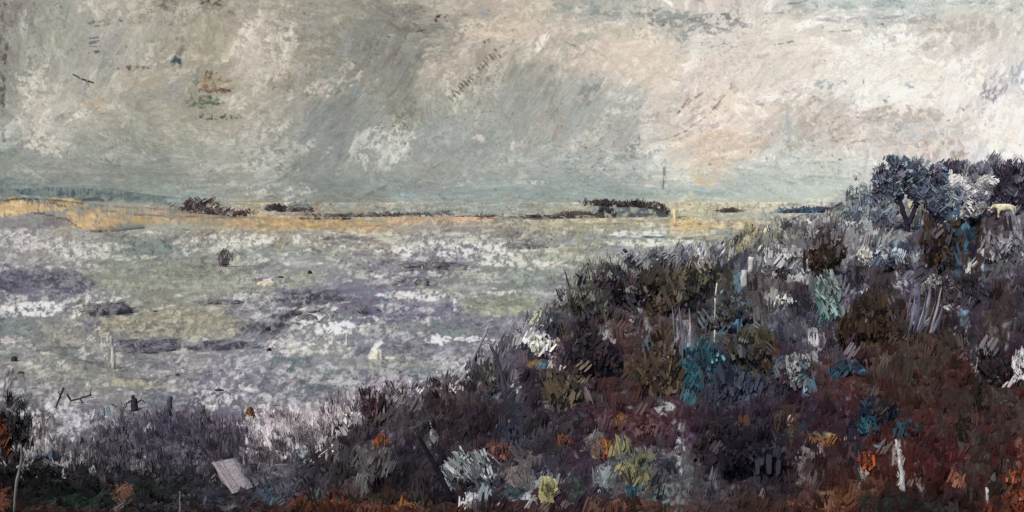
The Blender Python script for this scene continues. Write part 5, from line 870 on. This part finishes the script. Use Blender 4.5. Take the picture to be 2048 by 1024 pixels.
stick('branch', 'crooked dark branch lying on the pale mud right of the forked twig', 'branch', [([(134, 788), (142, 802), (160, 797), (182, 790)], 2, 1.6, '3a3438'), ([(160, 797), (168, 812)], 1.4, .8, '453e42'), ([(180, 791), (183, 776)], 1.2, .7, '453e42')], (142, 806))
stick('twig', 'short dark twig slanting above the violet reeds', 'twig', [([(236, 815), (222, 808)], 1.6, 1.2, '3a3840')], (236, 815))
stick('stump', 'dark jagged stump with thin side shoots above the violet reeds', 'stump', [([(270, 822), (268, 800), (266, 790)], 8, 3, '38343c'), ([(270, 808), (282, 800), (290, 806)], 2, 1, '38343c'), ([(264, 802), (254, 806), (252, 816)], 2, 1, '403a42')], (270, 822), names=['trunk', 'shoot', 'shoot'])
stick('stump', 'slate violet stump standing at the top of the violet reeds', 'stump', [([(338, 830), (339, 805), (339, 795)], 7, 5, '4c4a58')], (338, 830))
foliage_thing('shrub', 'small blurred maroon shrub alone on the far green flats', 'shrub', (450, 534), [(450, 516, 8, 16), (445, 510, 9, 8, .5)], ['5a4c58', '6c606a', '837c82'], 70, 9, 5, 0, .9, float(gy(534)), stems=[([(450, 534), (450, 515)], 1.2, .6)])
stick('stalk', 'long pale grey stalk rising at the near left corner', 'stalk', [([(28, 1030), (34, 960), (42, 915), (41, 890)], 3, 2, '7d7c7e')], (28, 1060), Y=float(hdist(28, 1040)))
stick('stalk', 'short pale grey stalk in the near dark grass', 'stalk', [([(361, 1040), (360, 1008), (359, 984)], 2.4, 1.8, '6f6d70')], (361, 1050), Y=float(hdist(361, 1040)))
stick('driftwood', 'slanting mauve driftwood limb leaning over the marsh edge', 'driftwood', [([(938, 740), (952, 705), (968, 672), (976, 655)], 4, 3, '8f8b9a'), ([(960, 690), (972, 684), (985, 690)], 2, 1.2, '9a97a2')], (938, 740), Y=64)
def slab(label):
    Y = float(hdist(470, 985)); c4 = [(421, 925), (470, 915), (505, 975), (462, 988)]
    P = np.array([at(x, y, Y + (0 if i < 2 else -.5)) for i, (x, y) in enumerate(c4)])
    nu, nv = 24, 40; V, C = [], []
    streak = rng.random(nu)
    for j in range(nv):
        for i in range(nu):
            u, v_ = i / (nu - 1), j / (nv - 1); p = (P[0] * (1 - u) + P[1] * u) * (1 - v_) + (P[3] * (1 - u) + P[2] * u) * v_
            p = p + rng.normal(0, .006, 3) + (P[1] - P[0]) * (.05 * math.sin(v_ * 9) * (i in (0, nu - 1))); V.append(p)
            k = np.clip(streak[i] * 1.3 - .2 + .25 * rng.normal(), 0, 1); C.append(hx('6a6472') * (1 - k) + hx('a29ba4') * k)
    V = np.array(V); n = np.cross(P[1] - P[0], P[3] - P[0]); n /= np.linalg.norm(n); m = len(V)
    V = np.concatenate([V, V + n * -.05 * np.sign(n[1]) * -1]); C = np.array(C + C); f = grid_faces(nv, nu)
    edge = list(range(nu)) + [r_ * nu + nu - 1 for r_ in range(1, nv)] + [(nv - 1) * nu + q for q in range(nu - 2, -1, -1)] + [r_ * nu for r_ in range(nv - 2, 0, -1)]
    e = np.array([[a_, b_, b_ + m, a_ + m] for a_, b_ in zip(edge, edge[1:] + edge[:1])])
    tag(mesh_obj('board', V, np.concatenate([f, f + m, e]), np.clip(C, 0, .9), M_bark, None, False, P.mean(0)), label, 'board')
slab('weathered pale streaked board tilted against the near dark bank')

# ================================================================== trees on the slope
TR = ['3e384c', '4a4459', '5c586e', '4c5a74', '76849a', '332d40', '66748a']
t = foliage_thing('tree', 'large violet blue tree with a dark forked trunk on the skyline', 'tree', (1822, 530),
    [(1800, 352, 44, 28), (1842, 342, 38, 24), (1778, 380, 22, 26), (1874, 376, 22, 40), (1828, 378, 44, 26), (1820, 335, 40, 14, .6), (1765, 360, 24, 24), (1895, 410, 20, 30)], TR + ['8a95a0', '9aa4aa'], 2100, 10, 6, .05, .55, 82,
    [([(1824, 545), (1818, 490), (1813, 440), (1800, 405), (1786, 372)], 8, 2.5, '2e2838', 'trunk'), ([(1815, 450), (1828, 420), (1842, 385), (1852, 350)], 6, 2, '2e2838', 'branch'), ([(1800, 405), (1812, 372), (1816, 345)], 3.5, 1.2, '352f40', 'branch'),
     ([(1842, 385), (1868, 362), (1880, 340)], 3.5, 1.2, '352f40', 'branch'), ([(1803, 410), (1778, 396), (1760, 384)], 3, 1, '3a3446', 'branch')], crown='crown', frac=9)
foliage_thing('tree', 'slender leaning dark tree right of the large forked tree', 'tree', (1876, 500), [(1872, 400, 16, 26), (1884, 385, 12, 18)], TR, 400, 10, 5, .05, .6, 81.5,
    [([(1878, 515), (1868, 468), (1860, 430), (1850, 402)], 6, 2.5, '2e2636', 'trunk'), ([(1862, 440), (1872, 415), (1880, 395)], 3, 1.2, '352f40', 'branch')], crown='crown', frac=9)
foliage_thing('tree', 'pale frosted tree with chalky lilac leaves near the right side', 'tree', (1936, 455), [(1925, 380, 46, 38), (1945, 402, 34, 28), (1905, 412, 28, 20, .7)], ['c6c4c8', 'b0aeb8', 'd9d6d6', '86829a', 'bcbcc2', 'd2d4d8'], 1700, 12, 6, .05, .5, 87,
    [([(1938, 470), (1934, 430), (1928, 400), (1920, 375)], 5, 2, '4a4456', 'trunk'), ([(1934, 420), (1948, 395), (1955, 375)], 3, 1.2, '4a4456', 'branch')], crown='crown', frac=9)
foliage_thing('tree', 'dark violet spiky tree behind the pale frosted tree', 'tree', (1985, 440), [(1925, 335, 34, 11, .5), (1962, 350, 24, 22), (1988, 362, 16, 40), (1975, 385, 14, 26)], ['3f384e', '4d465c', '6a6478', '9a98a8', '56607a'], 1300, 14, 5, 0, .8, 91,
    [([(1986, 455), (1984, 410), (1976, 370), (1968, 340)], 5, 1.5, '332c40', 'trunk'), ([(1984, 405), (1992, 365), (1994, 335)], 3, 1, '332c40', 'branch')], crown='crown', frac=9)
foliage_thing('tree', 'dark plum tree cut off by the right side of the view', 'tree', (2040, 470), [(2034, 345, 24, 30), (2044, 390, 24, 46), (2012, 372, 18, 28)], ['3c344c', '4a4258', '5a5468', '2c2638', '6a6a84'], 1700, 14, 6, 0, .75, 88,
    [([(2040, 490), (2036, 430), (2034, 380), (2030, 345)], 6, 2, '2e2638', 'trunk'), ([(2036, 420), (2050, 390), (2058, 360)], 3, 1.2, '2e2638', 'branch')], crown='crown', frac=9)
foliage_thing('tree', 'thin airy grey green sapling left of the large forked tree', 'tree', (1720, 470), [(1712, 392, 20, 30, .4), (1730, 412, 26, 24), (1702, 420, 20, 22)], ['7f8f92', '97a3a2', '5c6a7c', 'a9aea8', 'b3ac88'], 620, 9, 4, 0, .6, 92,
    [([(1722, 480), (1718, 440), (1712, 400), (1714, 375)], 2.4, 1, '54586a', 'trunk'), ([(1718, 435), (1734, 412)], 1.4, .7, '54586a', 'branch')], crown='crown', frac=9)

# ================================================================== shrubs on the slope
def shrub(label, base, centers, cols, n, **k_):
    nm = k_.pop('name', 'shrub'); cat = k_.pop('cat', nm.replace('_', ' ')); ns = k_.pop('ns', 3); sc = k_.pop('stem_col', '34292e'); st_ = []
    cx0 = sum(c[0] for c in centers) / len(centers); cy0 = sum(c[1] for c in centers) / len(centers); rx0 = centers[0][2]; ry0 = centers[0][3]
    for i in range(ns):
        a_ = (i + .5) / ns - .5
        st_.append(([(base[0] + a_ * rx0 * .3, base[1] + 6), (cx0 + a_ * rx0 * .9 + rng.normal() * 2, (cy0 + base[1]) / 2), (cx0 + a_ * rx0 * 1.6, cy0 - ry0 * (.5 + .6 * rng.random()))], 2.2, .9, sc))
    k_.setdefault('frac', 7 if nm in ('shrub', 'tall_grass') else 3); k_.setdefault('blend', .6 if nm == 'shrub' else .25); k_['Lp'] = k_.get('Lp', 14) * 1.1; k_['Wp'] = k_.get('Wp', 8) * 1.15; k_.setdefault('upr', .8)
    return foliage_thing(nm, label, cat, base, centers, cols, int(n * .9), stems=st_, **k_)
shrub('pale yellow shrub standing in for the bright opening between the two dark trees', (1846, 470), [(1844, 424, 22, 20), (1850, 445, 12, 18, .6)], ['d6cfa6', 'c6c09c', 'dedac0', 'a8a88f'], 320, Y=93, Lp=12, Wp=8)  # leaf dabs put in for the pale opening between the trunks
shrub('blue grey shrub below the airy sapling', (1750, 480), [(1756, 430, 36, 30), (1725, 448, 24, 22)], ['565f7c', '4b516c', '6d7690', '8f9aaa', 'a8b2ba'], 900, blend=.05, Y=88)
shrub('turquoise tinted shrub above the cream cow', (2005, 420), [(2002, 396, 26, 9)], ['8fb8bc', 'a5c3c6', '7a98a4'], 120, Y=99, Lp=11, Wp=6)
shrub('dark tangled shrub with bare tips on the slope shoulder', (1245, 620), [(1245, 572, 46, 28), (1215, 565, 26, 18), (1280, 560, 26, 14)], ['2a222c', '382e3a', '4a3c42', '26303a', '5e4a48', '6f6c78'], 1000, ns=5, Lp=12, Wp=6)
shrub('olive grey shrub left of the dark tangled shrub', (1176, 640), [(1176, 600, 32, 32)], ['54564c', '46463f', '6a685e', '2e3236', '5a3c32'], 420)
shrub('khaki brown shrub right of the dark tangled shrub', (1350, 625), [(1352, 580, 52, 34), (1400, 560, 34, 26)], ['574c40', '665846', '463c34', '544f48', '6b6254'], 750, Lp=16, Wp=10)
shrub('silver white grasses on the crest above the khaki shrub', (1410, 545), [(1400, 515, 40, 18), (1425, 528, 20, 22)], ['a5a6b2', 'bcbcc6', '86879a', '5a5a6a'], 420, name='tall_grass', Lp=20, Wp=5, upr=.85, lean=.35)
shrub('pale silver grasses on the crest left of the twin pale posts', (1330, 540), [(1318, 518, 50, 10)], ['a3a6b0', '8a8c98', '6a6a78', 'b8bac2'], 260, name='tall_grass', Lp=14, Wp=4, upr=.7, lean=.4)
shrub('slate blue shrub under the dashed pale stake', (1450, 665), [(1452, 622, 48, 28)], ['3c4652', '52606c', '2d3540', '6f7e88', '4a3a44'], 560)
shrub('lilac shrub with a white tuft on the crest', (1562, 550), [(1560, 520, 42, 22)], ['a4a2ae', '8a8796', 'b9b6c0', '74717f'], 460, Lp=12, Wp=7)
shrub('small white tuft of blossom on top of the lilac shrub', (1562, 528), [(1562, 513, 22, 7)], ['d9d5d6', 'c8c4ca', 'e6e2e0'], 90, name='blossom', ns=1, Lp=14, Wp=7, upr=.3, Y=85)
shrub('long white wedge of blossom pointing right', (1612, 566), [(1600, 545, 22, 8), (1628, 551, 18, 4)], ['cdcad0', 'b3b2bc', 'e2dedc'], 130, name='blossom', ns=1, Lp=16, Wp=6, upr=.15, Y=83)
shrub('russet shrub between the lilac shrub and the frosty bushes', (1655, 555), [(1656, 512, 34, 32)], ['4a3830', '5c453a', '3a2c28', '6a5248'], 420, Lp=16, Wp=9)
shrub('silver grey bush spreading along the skyline left of the trees', (1620, 490), [(1615, 458, 50, 24), (1580, 474, 26, 12), (1660, 452, 30, 18)], ['86848f', 'a09ea9', '6a6876', 'b9b9c0', '54525f', 'c8c8cc'], 800, blend=.15, Y=90, Lp=11, Wp=6)
shrub('icy blue white bush below the airy sapling', (1705, 520), [(1702, 484, 24, 28), (1730, 475, 20, 20)], ['9aa6b4', 'b4bec8', '7b889c', 'ccd2d4'], 620, blend=.1, Y=86, Lp=10, Wp=5)
shrub('round white flower cluster below the icy bush', (1738, 532), [(1737, 513, 13, 10)], ['e4e2dd', 'd2d0ce', 'f0ede6'], 60, name='blossom', ns=1, Lp=11, Wp=8)
shrub('frosty blue bush at the foot of the large forked tree', (1795, 535), [(1792, 511, 46, 14), (1765, 500, 20, 10)], ['8c97a8', 'a9b6c4', '5a6278', '46506a'], 560, blend=.1, Lp=10, Wp=6)
shrub('tall rust brown shrub split by a blue gap', (1895, 540), [(1885, 490, 22, 48)], ['4c362a', '5a4030', '3c2c24', '33506a'], 520, Lp=22, Wp=10, upr=.9)
shrub('broad rust brown shrub with dark shoulders below the pale frosted tree', (1945, 550), [(1945, 470, 24, 60), (1930, 440, 22, 24)], ['4e382b', '5d4432', '3e2e26', '2e6486', '2c2636'], 760, Lp=24, Wp=11, upr=.9, Y=92)
shrub('grey lilac scrub on the slope under the cream cow', (2010, 520), [(2008, 494, 34, 24)], ['7a7886', '9c9aa8', '5c5866', 'b8b6c0'], 620, blend=.15, Lp=12, Wp=5)
shrub('vivid teal blue shrub in the middle of the slope', (1402, 790), [(1392, 735, 16, 50), (1418, 712, 12, 26)], ['275c74', '224c60', '2f6a80', '1f3e4e', '38465e'], 420, Lp=20, Wp=9, upr=.9, ns=2)
shrub('tan brown shrub left of the vivid teal shrub', (1330, 790), [(1330, 720, 34, 56)], ['54463a', '63523f', '463830', '5e5044'], 700, Lp=24, Wp=12, upr=.85)
shrub('navy violet shrub right of the vivid teal shrub', (1468, 800), [(1462, 770, 40, 30)], ['363e56', '2b3148', '454a60', '2f5f78'], 460, Lp=18, Wp=9, upr=.85)
shrub('khaki shrub low in the hollow of the slope', (1120, 820), [(1122, 780, 30, 28)], ['5c5146', '6a5c4c', '4a4038'], 320, Lp=18, Wp=11)
shrub('big creamy blossom clump hanging over the marsh edge', (1090, 715), [(1088, 690, 18, 17)], ['d4d0c8', 'c2beb8', 'e0dcd2', '9a98a0'], 150, name='blossom', ns=2, Lp=14, Wp=8)
shrub('small white flower head beside the dark tangled shrub', (1274, 612), [(1270, 590, 9, 8)], ['cfcaca', 'bcb8bc', 'dedad6'], 34, name='blossom', ns=1, Lp=10, Wp=7)
shrub('small round white flower below the white wedge blossom', (1560, 622), [(1559, 603, 9, 8)], ['e4e0da', 'cfccc8'], 34, name='blossom', ns=1, Lp=10, Wp=6)
shrub('narrow sea green bush tapering down the slope', (1675, 655), [(1652, 572, 14, 16), (1662, 600, 11, 24), (1672, 630, 6, 26)], ['6f8a8c', '5f9098', '84999a', '4c6a72'], 330, Lp=22, Wp=8, upr=.9, lean=-.3, ns=1)
shrub('frosted white scrub below the frosty blue bush', (1876, 600), [(1874, 570, 28, 15)], ['a8a5a4', 'c2bfbc', '6f6a70', '4a4044'], 260, Lp=10, Wp=4)
shrub('black violet shrub under the rust brown shrubs', (1930, 615), [(1928, 580, 36, 26)], ['322b38', '40384a', '57525f', '26222e'], 430)
shrub('wide chestnut shrub in the upper middle of the slope', (1742, 690), [(1742, 640, 46, 44)], ['443429', '54402f', '382a26', '5c4c42'], 640, Lp=20, Wp=11)
shrub('slate shrub with a bluish lower edge', (1595, 780), [(1590, 738, 30, 26), (1615, 762, 10, 18)], ['6c6e74', '80828a', '555860', '35607e'], 360, Lp=14, Wp=8)
shrub('mossy brown shrub above the slate shrub', (1515, 745), [(1512, 700, 36, 34)], ['464032', '565040', '38342c', '4e5a54'], 420, Lp=18, Wp=10)
shrub('deep navy shrub on the lower chestnut slope', (1755, 850), [(1758, 820, 28, 18)], ['26324a', '1f2a40', '333a54'], 220, Lp=16, Wp=9)
shrub('dark teal shrub just below the deep navy shrub', (1742, 872), [(1740, 852, 16, 12)], ['1f5066', '1b4256', '2c6074'], 120, Lp=14, Wp=9, ns=2)
shrub('small petrol blue shrub right of the dark teal shrub', (1814, 872), [(1812, 856, 15, 8)], ['254c62', '1f3e52', '38566a'], 80, Lp=14, Wp=8, ns=2)
shrub('pair of ink blue sprigs above the chestnut slope', (1695, 755), [(1682, 735, 12, 12), (1708, 733, 8, 11)], ['26506c', '1f3f58', '2f6488'], 120, Lp=13, Wp=8, ns=2)
shrub('streaked yellow green reeds in the lower middle', (1280, 985), [(1275, 930, 22, 36), (1245, 915, 10, 26, .6)], ['77754f', '6a7068', '86805a', '6b7076', '55606a'], 260, name='tall_grass', Lp=24, Wp=7, upr=.9)
shrub('crimson and orange flowers left of the yellow green reeds', (1208, 925), [(1206, 895, 12, 14)], ['8a4028', '6a3034', '8a5830', '4c3040'], 70, name='flowers', Lp=11, Wp=6, ns=2)
shrub('round orange flower on the dark lower slope', (1129, 900), [(1128, 880, 10, 9)], ['84462e', '6c382a'], 30, name='flower', ns=1, Lp=10, Wp=7)
shrub('smudged rust red flowers in the hollow of the near slope', (1000, 930), [(1000, 904, 17, 17)], ['7c4230', '663a32', '523436'], 80, name='flowers', Lp=11, Wp=7, ns=2)
shrub('orange leafed sprig on the lower chestnut slope', (1735, 945), [(1735, 925, 10, 12)], ['964422', '7a381f'], 50, name='sprig', cat='plant', ns=1, Lp=12, Wp=7)
shrub('orange leafed sprig above the pale near grasses', (765, 898), [(765, 886, 12, 7)], ['94502a', '70402a'], 44, name='sprig', cat='plant', ns=1, Lp=11, Wp=6)
shrub('pale blue grey grasses spilling down the near slope', (930, 990), [(945, 940, 34, 28), (903, 955, 12, 22)], ['7c808c', '949ba6', '60626e', 'a0a8b0'], 460, name='tall_grass', Lp=20, Wp=6, upr=.75, lean=-.4)
shrub('golden yellow flowers by the bottom of the slope', (1096, 1010), [(1095, 985, 13, 16)], ['8c8658', '78744e', '9a946c'], 60, name='flowers', Lp=13, Wp=7, ns=2)
shrub('ragged maroon shrub where the slope meets the marsh', (748, 850), [(745, 805, 16, 28)], ['4a3540', '5a3e46', '3c2c36', '6e4038'], 240, Lp=16, Wp=7, upr=.85)
shrub('ink violet shrub below the creamy blossom clump', (1190, 760), [(1182, 705, 34, 44)], ['2d2636', '382f42', '241f2c', '473a44'], 520, Lp=18, Wp=10)
shrub('huge black violet shrub low in the middle of the slope', (1490, 960), [(1485, 895, 66, 48)], ['27212e', '322a38', '1f1b28', '3b3442', '2c2c40'], 950, Lp=20, Wp=12)
shrub('black shrub with bright flecks near the right side', (1988, 775), [(1988, 732, 32, 34)], ['2a2532', '37303e', '211d28', '46404c'], 460, Lp=15, Wp=8)
shrub('white blossom at the right side below the black shrub top', (2042, 775), [(2044, 732, 9, 30)], ['d4d2d8', 'bdbac4', 'e6e4e8'], 110, name='blossom', ns=1, Lp=18, Wp=6, upr=.85)
shrub('brick red shrub in the near right corner', (2036, 1025), [(2036, 985, 15, 32)], ['7c3c28', '8a462e', '5c3024'], 200, Lp=18, Wp=8, ns=2)
shrub('rust red shrub at the near left side', (14, 925), [(13, 870, 11, 34)], ['5c2c18', '6c361e', '3a2018'], 120, Lp=18, Wp=7, ns=2, Y=float(hdist(14, 930)))
shrub('black leaved shrub behind the rust red shrub', (36, 915), [(28, 840, 22, 44), (48, 866, 20, 30, .7)], ['1e1b20', '2a272c', '3a383e', '55545c', '7c7a80'], 230, Lp=13, Wp=4, upr=.8, Y=float(hdist(36, 925)))
shrub('sage grey shrub leaning over the mauve marsh edge', (985, 790), [(984, 752, 15, 26)], ['66625a', '7d7a66', '504c4c', '8a8578'], 220, Lp=14, Wp=7)

# sticks, stakes and blades on the slope
def on(px, py): return float(hdist(px, py))
stick('stake', 'thin pale broken stake standing above the slate blue shrub', 'stake', [([(1428, 700), (1429, 660)], 1.8, 1.6, 'cdc9c2'), ([(1430, 640), (1430, 596)], 1.7, 1.7, 'c4beb6'), ([(1431, 592), (1434, 566)], 1.8, 1.3, 'dad6ce'), ([(1428, 664), (1430, 636)], 1.0, 1.0, '4a4240')], (1428, 700), Y=on(1428, 690), names=['lower_piece', 'middle_piece', 'tip', 'core'])
stick('post', 'taller of the twin broad white posts on the crest', 'post', [([(1500, 545), (1503, 514)], 5, 5.5, 'cfcbce')], (1500, 548), Y=on(1500, 548))
stick('post', 'lower of the twin broad white posts on the crest', 'post', [([(1487, 576), (1489, 540)], 7, 5.5, 'c2c0c6')], (1487, 580), Y=on(1487, 580))
stick('twig', 'bare dark twig leaning left off the slope shoulder', 'twig', [([(1146, 590), (1136, 565), (1129, 540)], 3.2, .7, '3c3436')], (1146, 590), Y=on(1146, 595))
stick('twig', 'short dark split twig below the leaning bare twig', 'twig', [([(1124, 602), (1116, 590), (1112, 576)], 3.2, .8, '3a3a44'), ([(1120, 596), (1127, 582)], 2, .8, '3a3a44')], (1124, 602), Y=on(1124, 640))
stick('branch', 'fallen pale branch slanting through the dark tangled shrub', 'branch', [([(1218, 600), (1236, 575), (1250, 560)], 3, 2, 'a8a0a8')], (1218, 600), Y=on(1240, 610) - 1.5)
stick('dead_stem', 'dark dead stem leaning beside the sage grey shrub', 'stem', [([(1012, 800), (1003, 750), (990, 708), (980, 690)], 6, 2.5, '4a4658'), ([(1000, 735), (985, 720)], 2.4, 1, '54505f')], (1012, 800), Y=on(1012, 800))
stick('stump', 'pale peeling stump on the lower chestnut slope', 'stump', [([(1806, 985), (1803, 945), (1797, 900), (1793, 880)], 5.5, 2.4, 'b9b6ba'), ([(1803, 935), (1810, 915)], 2, 1, '8f8a8e')], (1806, 985), Y=on(1806, 985), names=['trunk', 'shoot'])
stick('stake', 'short thin white stake near the bottom right', 'stake', [([(1974, 1010), (1973, 975)], 2, 1.8, 'c4c0c0')], (1974, 1010), Y=on(1974, 1000))
stick('dead_stem', 'black slanting stem left of the pale blue grey grasses', 'stem', [([(905, 1010), (880, 950), (850, 895), (838, 870)], 7, 3, '231c28')], (905, 1010), Y=on(905, 1010))
stick('dead_stem', 'two thin black stems in the lower middle of the slope', 'stem', [([(1312, 1002), (1322, 965)], 3, 1.4, '22242c'), ([(1322, 1004), (1330, 970)], 2.2, 1, '22242c')], (1312, 1002), Y=on(1312, 1000))
stick('stalk', 'pale upright stalk beside the ragged maroon shrub', 'stalk', [([(763, 840), (765, 790), (764, 768)], 2.6, 1.8, '908694')], (763, 840), Y=on(763, 845))
def blades(label, base, items):
    Y = on(*base); s = pxs(Y); loc = at(base[0], base[1], Y); t = thing('tall_grass', loc, label, 'tall grass')
    for (x0, y0, x1, y1, w_, col) in items:
        A = at(x0, y0, Y); B = at(x1, y1, Y - .3); n_ = 7; V, C = [], []
        for i in range(n_ + 1):
            q = i / n_; p = A * (1 - q) + B * q + np.array([math.sin(q * 3) * w_ * .4 * s, 0, 0]); ww = w_ * s * (1 - q ** 3 * .7) * (.6 + .4 * math.sin(q * 3.1)) 
            for e in (-1, 0, 1): V.append(p + np.array([e * ww / 2, -.06 * (e == 0), .02 * e])); C.append(np.clip(hx(col) * (1 + rng.normal() * .16), 0, .9))
        mesh_obj('blade', np.array(V), grid_faces(n_ + 1, 3), np.array(C), M_leaf, t, False, loc)
blades('fan of long slanting grey blades on the upper slope', (1825, 670), [(1808 + i * 6 + i * i % 5, 668 + (i * 7 % 5) * 5, 1826 + i * 8 - i * 5 % 7, 556 + (i * 37 % 60), 4 + i % 3 * 3, ['6c6c80', '84849a', '5a5a74', '9a9aa8'][i % 4]) for i in range(9)])
blades('spray of white slanting blades by the black shrub near the right side', (1965, 750), [(1950 + i * 5, 745, 1956 + i * 7, 705 + (i * 13 % 14), 3, ['b0b0bc', 'c8c8d0', '8f8f9c'][i % 3]) for i in range(6)])
blades('violet grey blades falling through the middle of the slope', (1368, 720), [(1350 + i * 7, 725 + (i * 7 % 5) * 6, 1344 + i * 9 - i * i % 7, 612 + (i * 31 % 60), 4 + i % 3 * 3, ['83808e', '9a98a4', '6a6878'][i % 3]) for i in range(6)])

# ================================================================== the cow
def cow():
    Y = on(2008, 437); s = pxs(Y); loc = at(2006, 437, Y)
    t = thing('cow', loc, 'cream white cow standing on the brow under the dark plum tree', 'cow')
    k = s * 1.0
    J = {'pelvis': (18, 0, 24), 'belly': (4, 0, 22.5), 'chest': (-8, 0, 22.5), 'neck': (-14, 0, 25), 'poll': (-20, 0, 25.5), 'muzzle': (-26, 0, 19),
         'tail1': (23.5, 0, 24), 'tail2': (25, 0, 14)}
    R_ = {'pelvis': (5.5, 6.6), 'belly': (6.2, 7.2), 'chest': (5.6, 7.4), 'neck': (3.4, 4.4), 'poll': (2.6, 2.8), 'muzzle': (1.7, 1.6), 'tail1': (.8, .8), 'tail2': (.6, .6)}
    E = [('pelvis', 'belly'), ('belly', 'chest'), ('chest', 'neck'), ('neck', 'poll'), ('poll', 'muzzle'), ('pelvis', 'tail1'), ('tail1', 'tail2')]
    for sd_, nm in ((-1, 'l'), (1, 'r')):
        for q, (nn_, pts) in enumerate((('f', [(-9, 16), (-9.5, 9), (-9, 1)]), ('h', [(17, 17), (20.5, 9.5), (19, 1)]))):
            prev_ = 'chest' if nn_ == 'f' else 'pelvis'
            for i, (x, z) in enumerate(pts):
                n_ = nn_ + nm + str(i); J[n_] = (x + sd_ * 1.2, sd_ * 3.4, z); R_[n_] = [(2.6, 2.8), (1.5, 1.5), (1.3, 1.2)][i]; E.append((prev_, n_)); prev_ = n_
        n_ = 'ear' + nm; J[n_] = (-19, sd_ * 4.6, 26.5); R_[n_] = (.8, .5); E.append(('poll', n_))
    ks = list(J); me = bpy.data.meshes.new('body')
    me.from_pydata([tuple(c * k for c in J[q]) for q in ks], [(ks.index(a_), ks.index(b_)) for a_, b_ in E], [])
    o = bpy.data.objects.new('body', me); COL.objects.link(o)
    m = o.modifiers.new('s', 'SKIN'); m.use_smooth_shade = True
    sk = me.skin_vertices[0].data
    for i, q in enumerate(ks): sk[i].radius = (R_[q][0] * k, R_[q][1] * k); sk[i].use_root = (q == 'pelvis')
    o.modifiers.new('d', 'SUBSURF').levels = 2
    dg = bpy.context.evaluated_depsgraph_get(); dg.update(); ev = o.evaluated_get(dg); m2 = bpy.data.meshes.new_from_object(ev)
    bpy.data.objects.remove(o)
    n_ = len(m2.vertices); co_ = np.zeros(n_ * 3); m2.vertices.foreach_get('co', co_); co_ = co_.reshape(-1, 3) / k
    C = np.tile(hx('ddd3ba'), (n_, 1)) * (1 + .07 * rng.normal(size=(n_, 1)))
    C[(np.sin(co_[:, 0] * .5) + np.sin(co_[:, 2] * .8 + 1) > 1.3)] *= .9; C[co_[:, 2] < 2.2] = hx('8a8070')
    a_ = m2.color_attributes.new('Col', 'FLOAT_COLOR', 'POINT'); cc = np.ones((n_, 4), np.float32); cc[:, :3] = lin(np.clip(C, 0, .92)) * GAIN; a_.data.foreach_set('color', cc.ravel())
    m2.materials.clear(); m2.materials.append(M_leaf); m2.polygons.foreach_set('use_smooth', np.ones(len(m2.polygons), bool))
    o = bpy.data.objects.new('body', m2); COL.objects.link(o); o.parent = t
    for sd_ in (-1, 1):
        Q = [np.array(loc) + np.array([-19.5 * k, sd_ * 1.6 * k, 28 * k]), np.array(loc) + np.array([-20 * k, sd_ * 3.2 * k, 30 * k]), np.array(loc) + np.array([-20.4 * k, sd_ * 3.4 * k, 32 * k])]
        tube_obj('horn', [(Q, [.6 * k, .2 * k], hx('b5ab98'))], M_bark, t, loc)
cow()

# ================================================================== light, world, camera
EL, AZ = math.radians(48), math.radians(215)
w = bpy.data.worlds.new('World'); scene.world = w; w.use_nodes = True
nt = w.node_tree; nt.nodes.clear()
st = nt.nodes.new('ShaderNodeTexSky'); st.sky_type = 'NISHITA'; st.sun_disc = False; st.sun_elevation = EL; st.sun_rotation = AZ
bg = nt.nodes.new('ShaderNodeBackground'); bg.inputs['Strength'].default_value = .1
wo = nt.nodes.new('ShaderNodeOutputWorld'); nt.links.new(st.outputs[0], bg.inputs['Color']); nt.links.new(bg.outputs[0], wo.inputs['Surface'])
ld = bpy.data.lights.new('sun', 'SUN'); ld.energy = 2.5; ld.angle = math.radians(14); ld.color = (1, .93, .82)
lo = bpy.data.objects.new('sun', ld); COL.objects.link(lo)
sd = Vector((math.sin(AZ) * math.cos(EL), math.cos(AZ) * math.cos(EL), math.sin(EL)))
lo.rotation_euler = sd.to_track_quat('Z', 'Y').to_euler(); lo.location = (0, -20, 60)
cam = bpy.data.cameras.new('camera'); co = bpy.data.objects.new('camera', cam); COL.objects.link(co)
cam.sensor_width = 36; cam.lens = F / 2048 * 36; cam.clip_end = 30000; cam.clip_start = .1
co.location = (0, 0, H); co.rotation_euler = (math.pi / 2 - PITCH, 0, 0); scene.camera = co
scene.view_settings.view_transform = 'Standard'; scene.view_settings.look = 'None'; scene.view_settings.exposure = 0
scene.cycles.use_denoising = False; scene.cycles.max_bounces = 4
